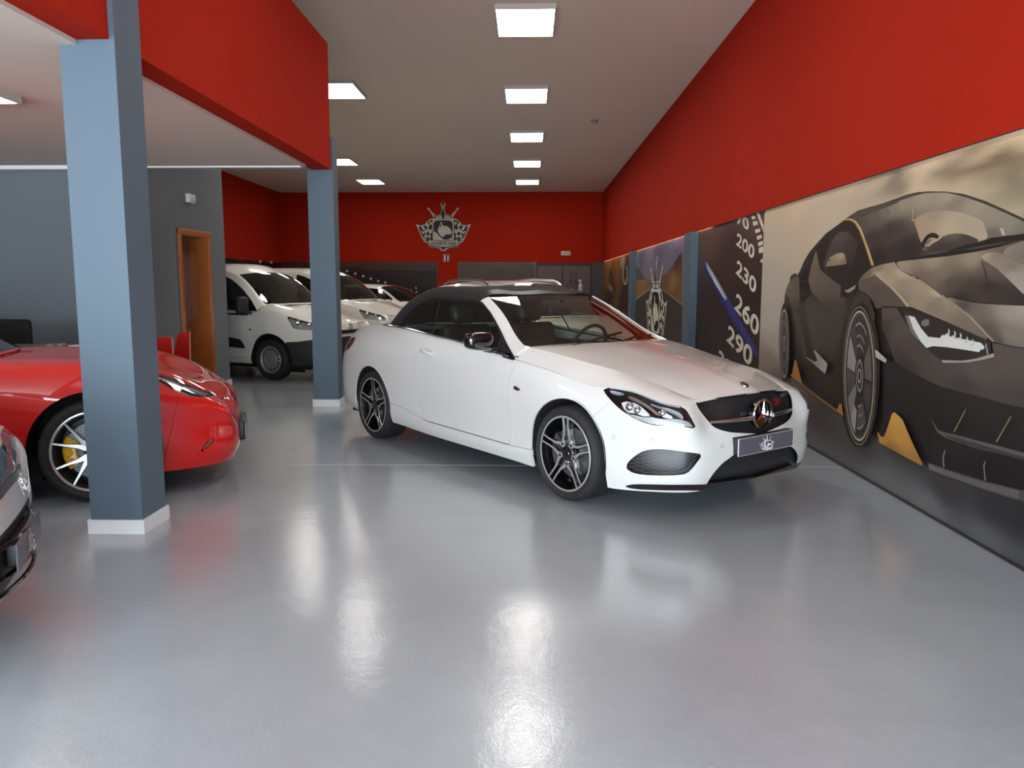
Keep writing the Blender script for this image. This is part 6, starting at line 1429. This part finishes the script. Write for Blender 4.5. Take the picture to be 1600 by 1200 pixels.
# ---------------------------------------------------------------- the white compact at the left edge
kw = lambda P: [(x*.26667, 600+y*.26667) for x, y in P]
WA = math.radians(23.6)
wc = Car('compact_car', 'white compact car with a dark grille, only its nose showing at the left edge', (-2.965, 2.845), WA, .90,
  [-3.4, -2.55, -.45, 0.0, .90], .18, [(-3.4, 1.05), (-.5, 1.0), (0, .93), (.3, .86), (.6, .80), (.9, .74)], [(-.05, 1.06), (.25, 1.02), (.5, .96), (.7, .88), (.86, .76)],
  cabin_rows(-.38, -.06, 1.0, .87, -1.1, 1.46, -2.75, 1.42, -3.1, 1.04), paint_white, archR=.35, hubz=.325, step=.03, xr=-2.55)
S = wc.side
def f_far(S_, poly): return wc.px(Surf(S_.V*[1, -1, 1], S_.F, S_.N, S_.A), poly)
lamp_px = [(-60, 560), (-20, 618), (0, 647), (11, 652), (20, 669), (24, 688), (25.5, 712), (26.7, 733), (16, 744), (0, 749), (-20, 750), (-90, 735)]
trim_px = [(-20, 751), (0, 750), (16, 745), (27.5, 733), (27.3, 715), (33, 733), (29, 747), (13, 764), (0, 758), (-20, 760)]
lamp, S = S.split(np.minimum(f_xz(S, [(.36, .845), (.55, .80), (.70, .765), (.74, .70), (.70, .64), (.60, .63), (.45, .70)]), np.maximum(f_far(S, lamp_px), .25-S.V[:, 0])), .001)
trim_, S = S.split(np.maximum(f_far(S, trim_px), .25-S.V[:, 0]), .0005)
grl_, S = S.split(np.maximum(f_wz(S, [(-.3, .60), (.46, .60), (.54, .66), (.50, .74), (-.3, .745)]), .5-S.V[:, 0]), .0005)
low_, S = S.split(np.maximum(f_wz(S, [(-.3, .20), (.60, .20), (.66, .30), (.56, .43), (.30, .48), (-.3, .48)]), .3-S.V[:, 0]), .0005)
wb_, S = S.split(.40-S.V[:, 0]+.4*(S.V[:, 2]-.5), .0012)
dr_, S = S.split(np.maximum(np.abs(S.V[:, 0]+1.05)-.55, .30-S.V[:, 2]), .002)
pair(S, 'side_panel', paint_white, wc.root, .012); wc.B(wb_, 'front_bumper', paint_white, .02, both=False); WD = pair(dr_, 'door', paint_white, wc.root, .01); wc.B(wc.hood, 'bonnet', paint_white, .01, both=False); wc.B(wc.deck, 'boot_lid', paint_white, 0, both=False)
lo = pair(lamp.offset(-.05), 'headlight', mat('lamp_dark', srgb(44, 44, 48), 0.35), wc.root, 0); pair(lamp.offset(-.001), 'lamp_lens', lens_glass, lo, .045); pair(lamp.clip(f_xz(lamp, [(.5, .79), (.66, .76), (.68, .73), (.6, .72)])).offset(-.02), 'reflector_bowl', reflector, lo, .02)
pair(trim_.offset(.004), 'lamp_trim', mat('trim_grey', srgb(70, 74, 80), .35), wc.root, .02)
gro2 = grl_.offset(-.02).build('radiator_grille', honey, wc.root); gro3 = low_.offset(-.015).build('lower_air_intake', black_m, wc.root)
for z in (.25, .31, .43): 
    pts = [(.925-.11*(w/.5)**2, -w, z) for w in np.linspace(-.5, .5, 15)]; MB().tube(pts, .010, 6).build('intake_bar', gloss_black, gro3)
pl = empty('number_plate', (0, 0, 0), parent=wc.root); PXW, PZW = .930, .372
MB().box((PXW-.006, -.27, PZW-.058), (PXW, .27, PZW+.058)).build('plate', plate_grey, pl); MB().box((PXW-.05, -.23, PZW-.045), (PXW-.006, .23, PZW+.05), bev=.01).build('plate_holder', black_m, pl)
pe = Print(lambda v, h: (PXW+.0008+h*2, v[0], v[1]), .0002); emblem(pe, lambda q: ((q[0]-577)*kk*1.35, PZW-.002-(q[1]-487)*kk*.98), (226, 222, 226), (12, 11, 13), text=False, wing=(104, 100, 108)); pe.build('plate_print', pl)
wsn = wc.windscreen(.03, .95, .06); wsn.build('windscreen', tint_glass, wc.root)
A = wc.cab_side.A; f = np.maximum(np.maximum(.06-A[:, 0], A[:, 0]-.90)*2.5, np.maximum(.10-A[:, 1], A[:, 1]-.9)*.5)
sw, S = wc.cab_side.split(f, 0); pair(sw.offset(-.003), 'side_window', tint_glass, WD, 0); pair(S, 'cabin_frame', paint_white, wc.root, 0); wc.B(wc.cab_top, 'roof', paint_white, 0, both=False)
wc.interior(-1.5, 1.0); wc.liners()
place_wheels(wheel_steel(R=.31, r=.2, holes=10, rim_m=silver), wc.root, 0, -2.55, .83, .83, .31)
# ================================================================ SMALL THINGS
# black office chair and a desk by the grey wall, behind the red car
fab = mat('chair_mesh_black', srgb(24, 24, 26), 0.8, bump=0.2, bump_scale=200)
ch = empty('office_chair', (-5.29, 8.0, 0), math.radians(-12)); tag(ch, 'black office chair by the grey wall behind the red car', 'chair')
b = MB(); b.box((-.25, -.045, .58), (.25, .045, 1.10), bev=.042); b.build('backrest', fab, ch)
MB().box((-.25, -.62, .44), (.25, -.08, .52), bev=.04).build('seat', fab, ch)
MB().tube([(0, -.34, .10), (0, -.34, .44)], .028).build('gas_column', dark_metal, ch); MB().tube([(0, -.34, .42), (0, .06, .46), (0, .07, .75)], .02).build('back_support', dark_metal, ch)
for k in range(5):
    a = 2*math.pi*k/5; e = (.30*math.cos(a), -.34+.30*math.sin(a)); lg = MB().tube([(0, -.34, .11), (e[0], e[1], .07)], [.024, .016]).build('leg', black_m, ch); MB().lathe([(0, -.02), (.03, -.02), (.03, .02), (0, .02)], 12, 'y').build('caster', black_m, lg, (e[0], e[1], .03))
dk = empty('desk', (-4.27, 7.3, 0), 0); tag(dk, 'plain desk almost hidden behind the red car bonnet', 'desk')
DH = .875
MB().box((-.70, -.32, DH-.03), (.50, .32, DH), bev=.005).build('desk_top', mat('desk_top', srgb(120, 112, 104), 0.5), dk)
for x in (-.70, .45):
    for y in (-.28, .28): MB().box((x-.02, y-.02, 0), (x+.02, y+.02, DH-.03)).build('leg', dark_metal, dk)
def small(name, label, px, py0, w, h, d, color, cat, rz=0.0):
    q = at_y(px, py0, 7.1); o = MB().box((-w/2, -d/2, 0), (w/2, d/2, h), bev=.003).build(name, mat(name+'_col', srgb(*color), .5), None, (q[0], 7.15, DH), (0, 0, rz)); tag(o, label, cat); return o
small('card_box', 'small grey card box on the desk behind the red bonnet', 75, 543, .05, .035, .06, (150, 140, 136), 'box'); small('card_box', 'small pale box beside the grey one on the desk', 91, 543, .05, .04, .06, (186, 176, 172), 'box')
o = small('tablet_screen', 'dark tablet lying on the desk near the pillar', 112, 541, .22, .012, .16, (30, 30, 32), 'tablet')
o = small('paper_sheet', 'white papers on top of the dark tablet', 121, 538, .17, .01, .12, (220, 222, 222), 'papers'); o.location.z = DH+.013
# two angular red display panels behind the red car
rp = mat('red_gloss_panel', srgb(176, 20, 14), .3, coat=.6); re_ = mat('panel_edge', srgb(214, 170, 158), .4)
def red_panel(pts, Y, label):
    P = [at_y(x, y, Y) for x, y in pts]; c = np.mean(P, axis=0); o = empty('display_stand', (c[0], Y, 0)); tag(o, label, 'panel', 'red display panels')
    lo_ = [(p[0]-c[0], p[2]) for p in P]
    m = MB().prism(lo_, lambda u, v, h: (u, h, v), 0.0, .025, 0, 1); m.build('board', [rp, re_], o)
    MB().box((min(u for u, v in lo_), -.12, 0), (max(u for u, v in lo_), .14, .03), bev=.008).build('foot', black_m, o)
red_panel([(238, 620), (238, 530), (248, 527), (262, 526.5), (268, 528), (270, 562), (269, 620)], 8.2, 'low angular red panel behind the red car, next to the pillar')
red_panel([(268, 620), (270, 560), (277, 524), (279, 521), (296, 517.5), (297.5, 620)], 8.75, 'taller angular red panel with slanted pale edge before the wooden door')
# white spray bottle on a dark stand at the back
q = at_y(907, 455, 24.0)
st = empty('display_stand', (q[0], 24.0, 0)); tag(st, 'dark slim stand under the white bottle near the back door', 'stand')
MB().box((-.14, -.14, 0), (.14, .14, .03), bev=.01).build('base', black_m, st); MB().box((-.05, -.05, .03), (.05, .05, q[2]-.02)).build('column', dark_panel, st); MB().box((-.17, -.12, q[2]-.02), (.17, .12, q[2]), bev=.005).build('shelf', black_m, st)
bt = empty('spray_bottle', (q[0], 24.0, q[2])); tag(bt, 'white bottle with a pump top near the dark back door', 'bottle')
wp = mat('white_plastic', srgb(226, 220, 212), .4)
MB().lathe([(0, 0), (.055, 0), (.062, .02), (.06, .17), (.03, .215), (.022, .225), (0, .225)], 20, 'z').build('bottle_body', wp, bt); MB().lathe([(.024, .222), (.03, .23), (.028, .29), (0, .29)], 16, 'z').box((-.07, -.016, .30), (.03, .016, .34), bev=.006).build('pump_head', wp, bt)
MB().box((-.035, -.064, .05), (.035, -.058, .15)).build('bottle_label', mat('label_grey', srgb(170, 160, 156), .5), bt)
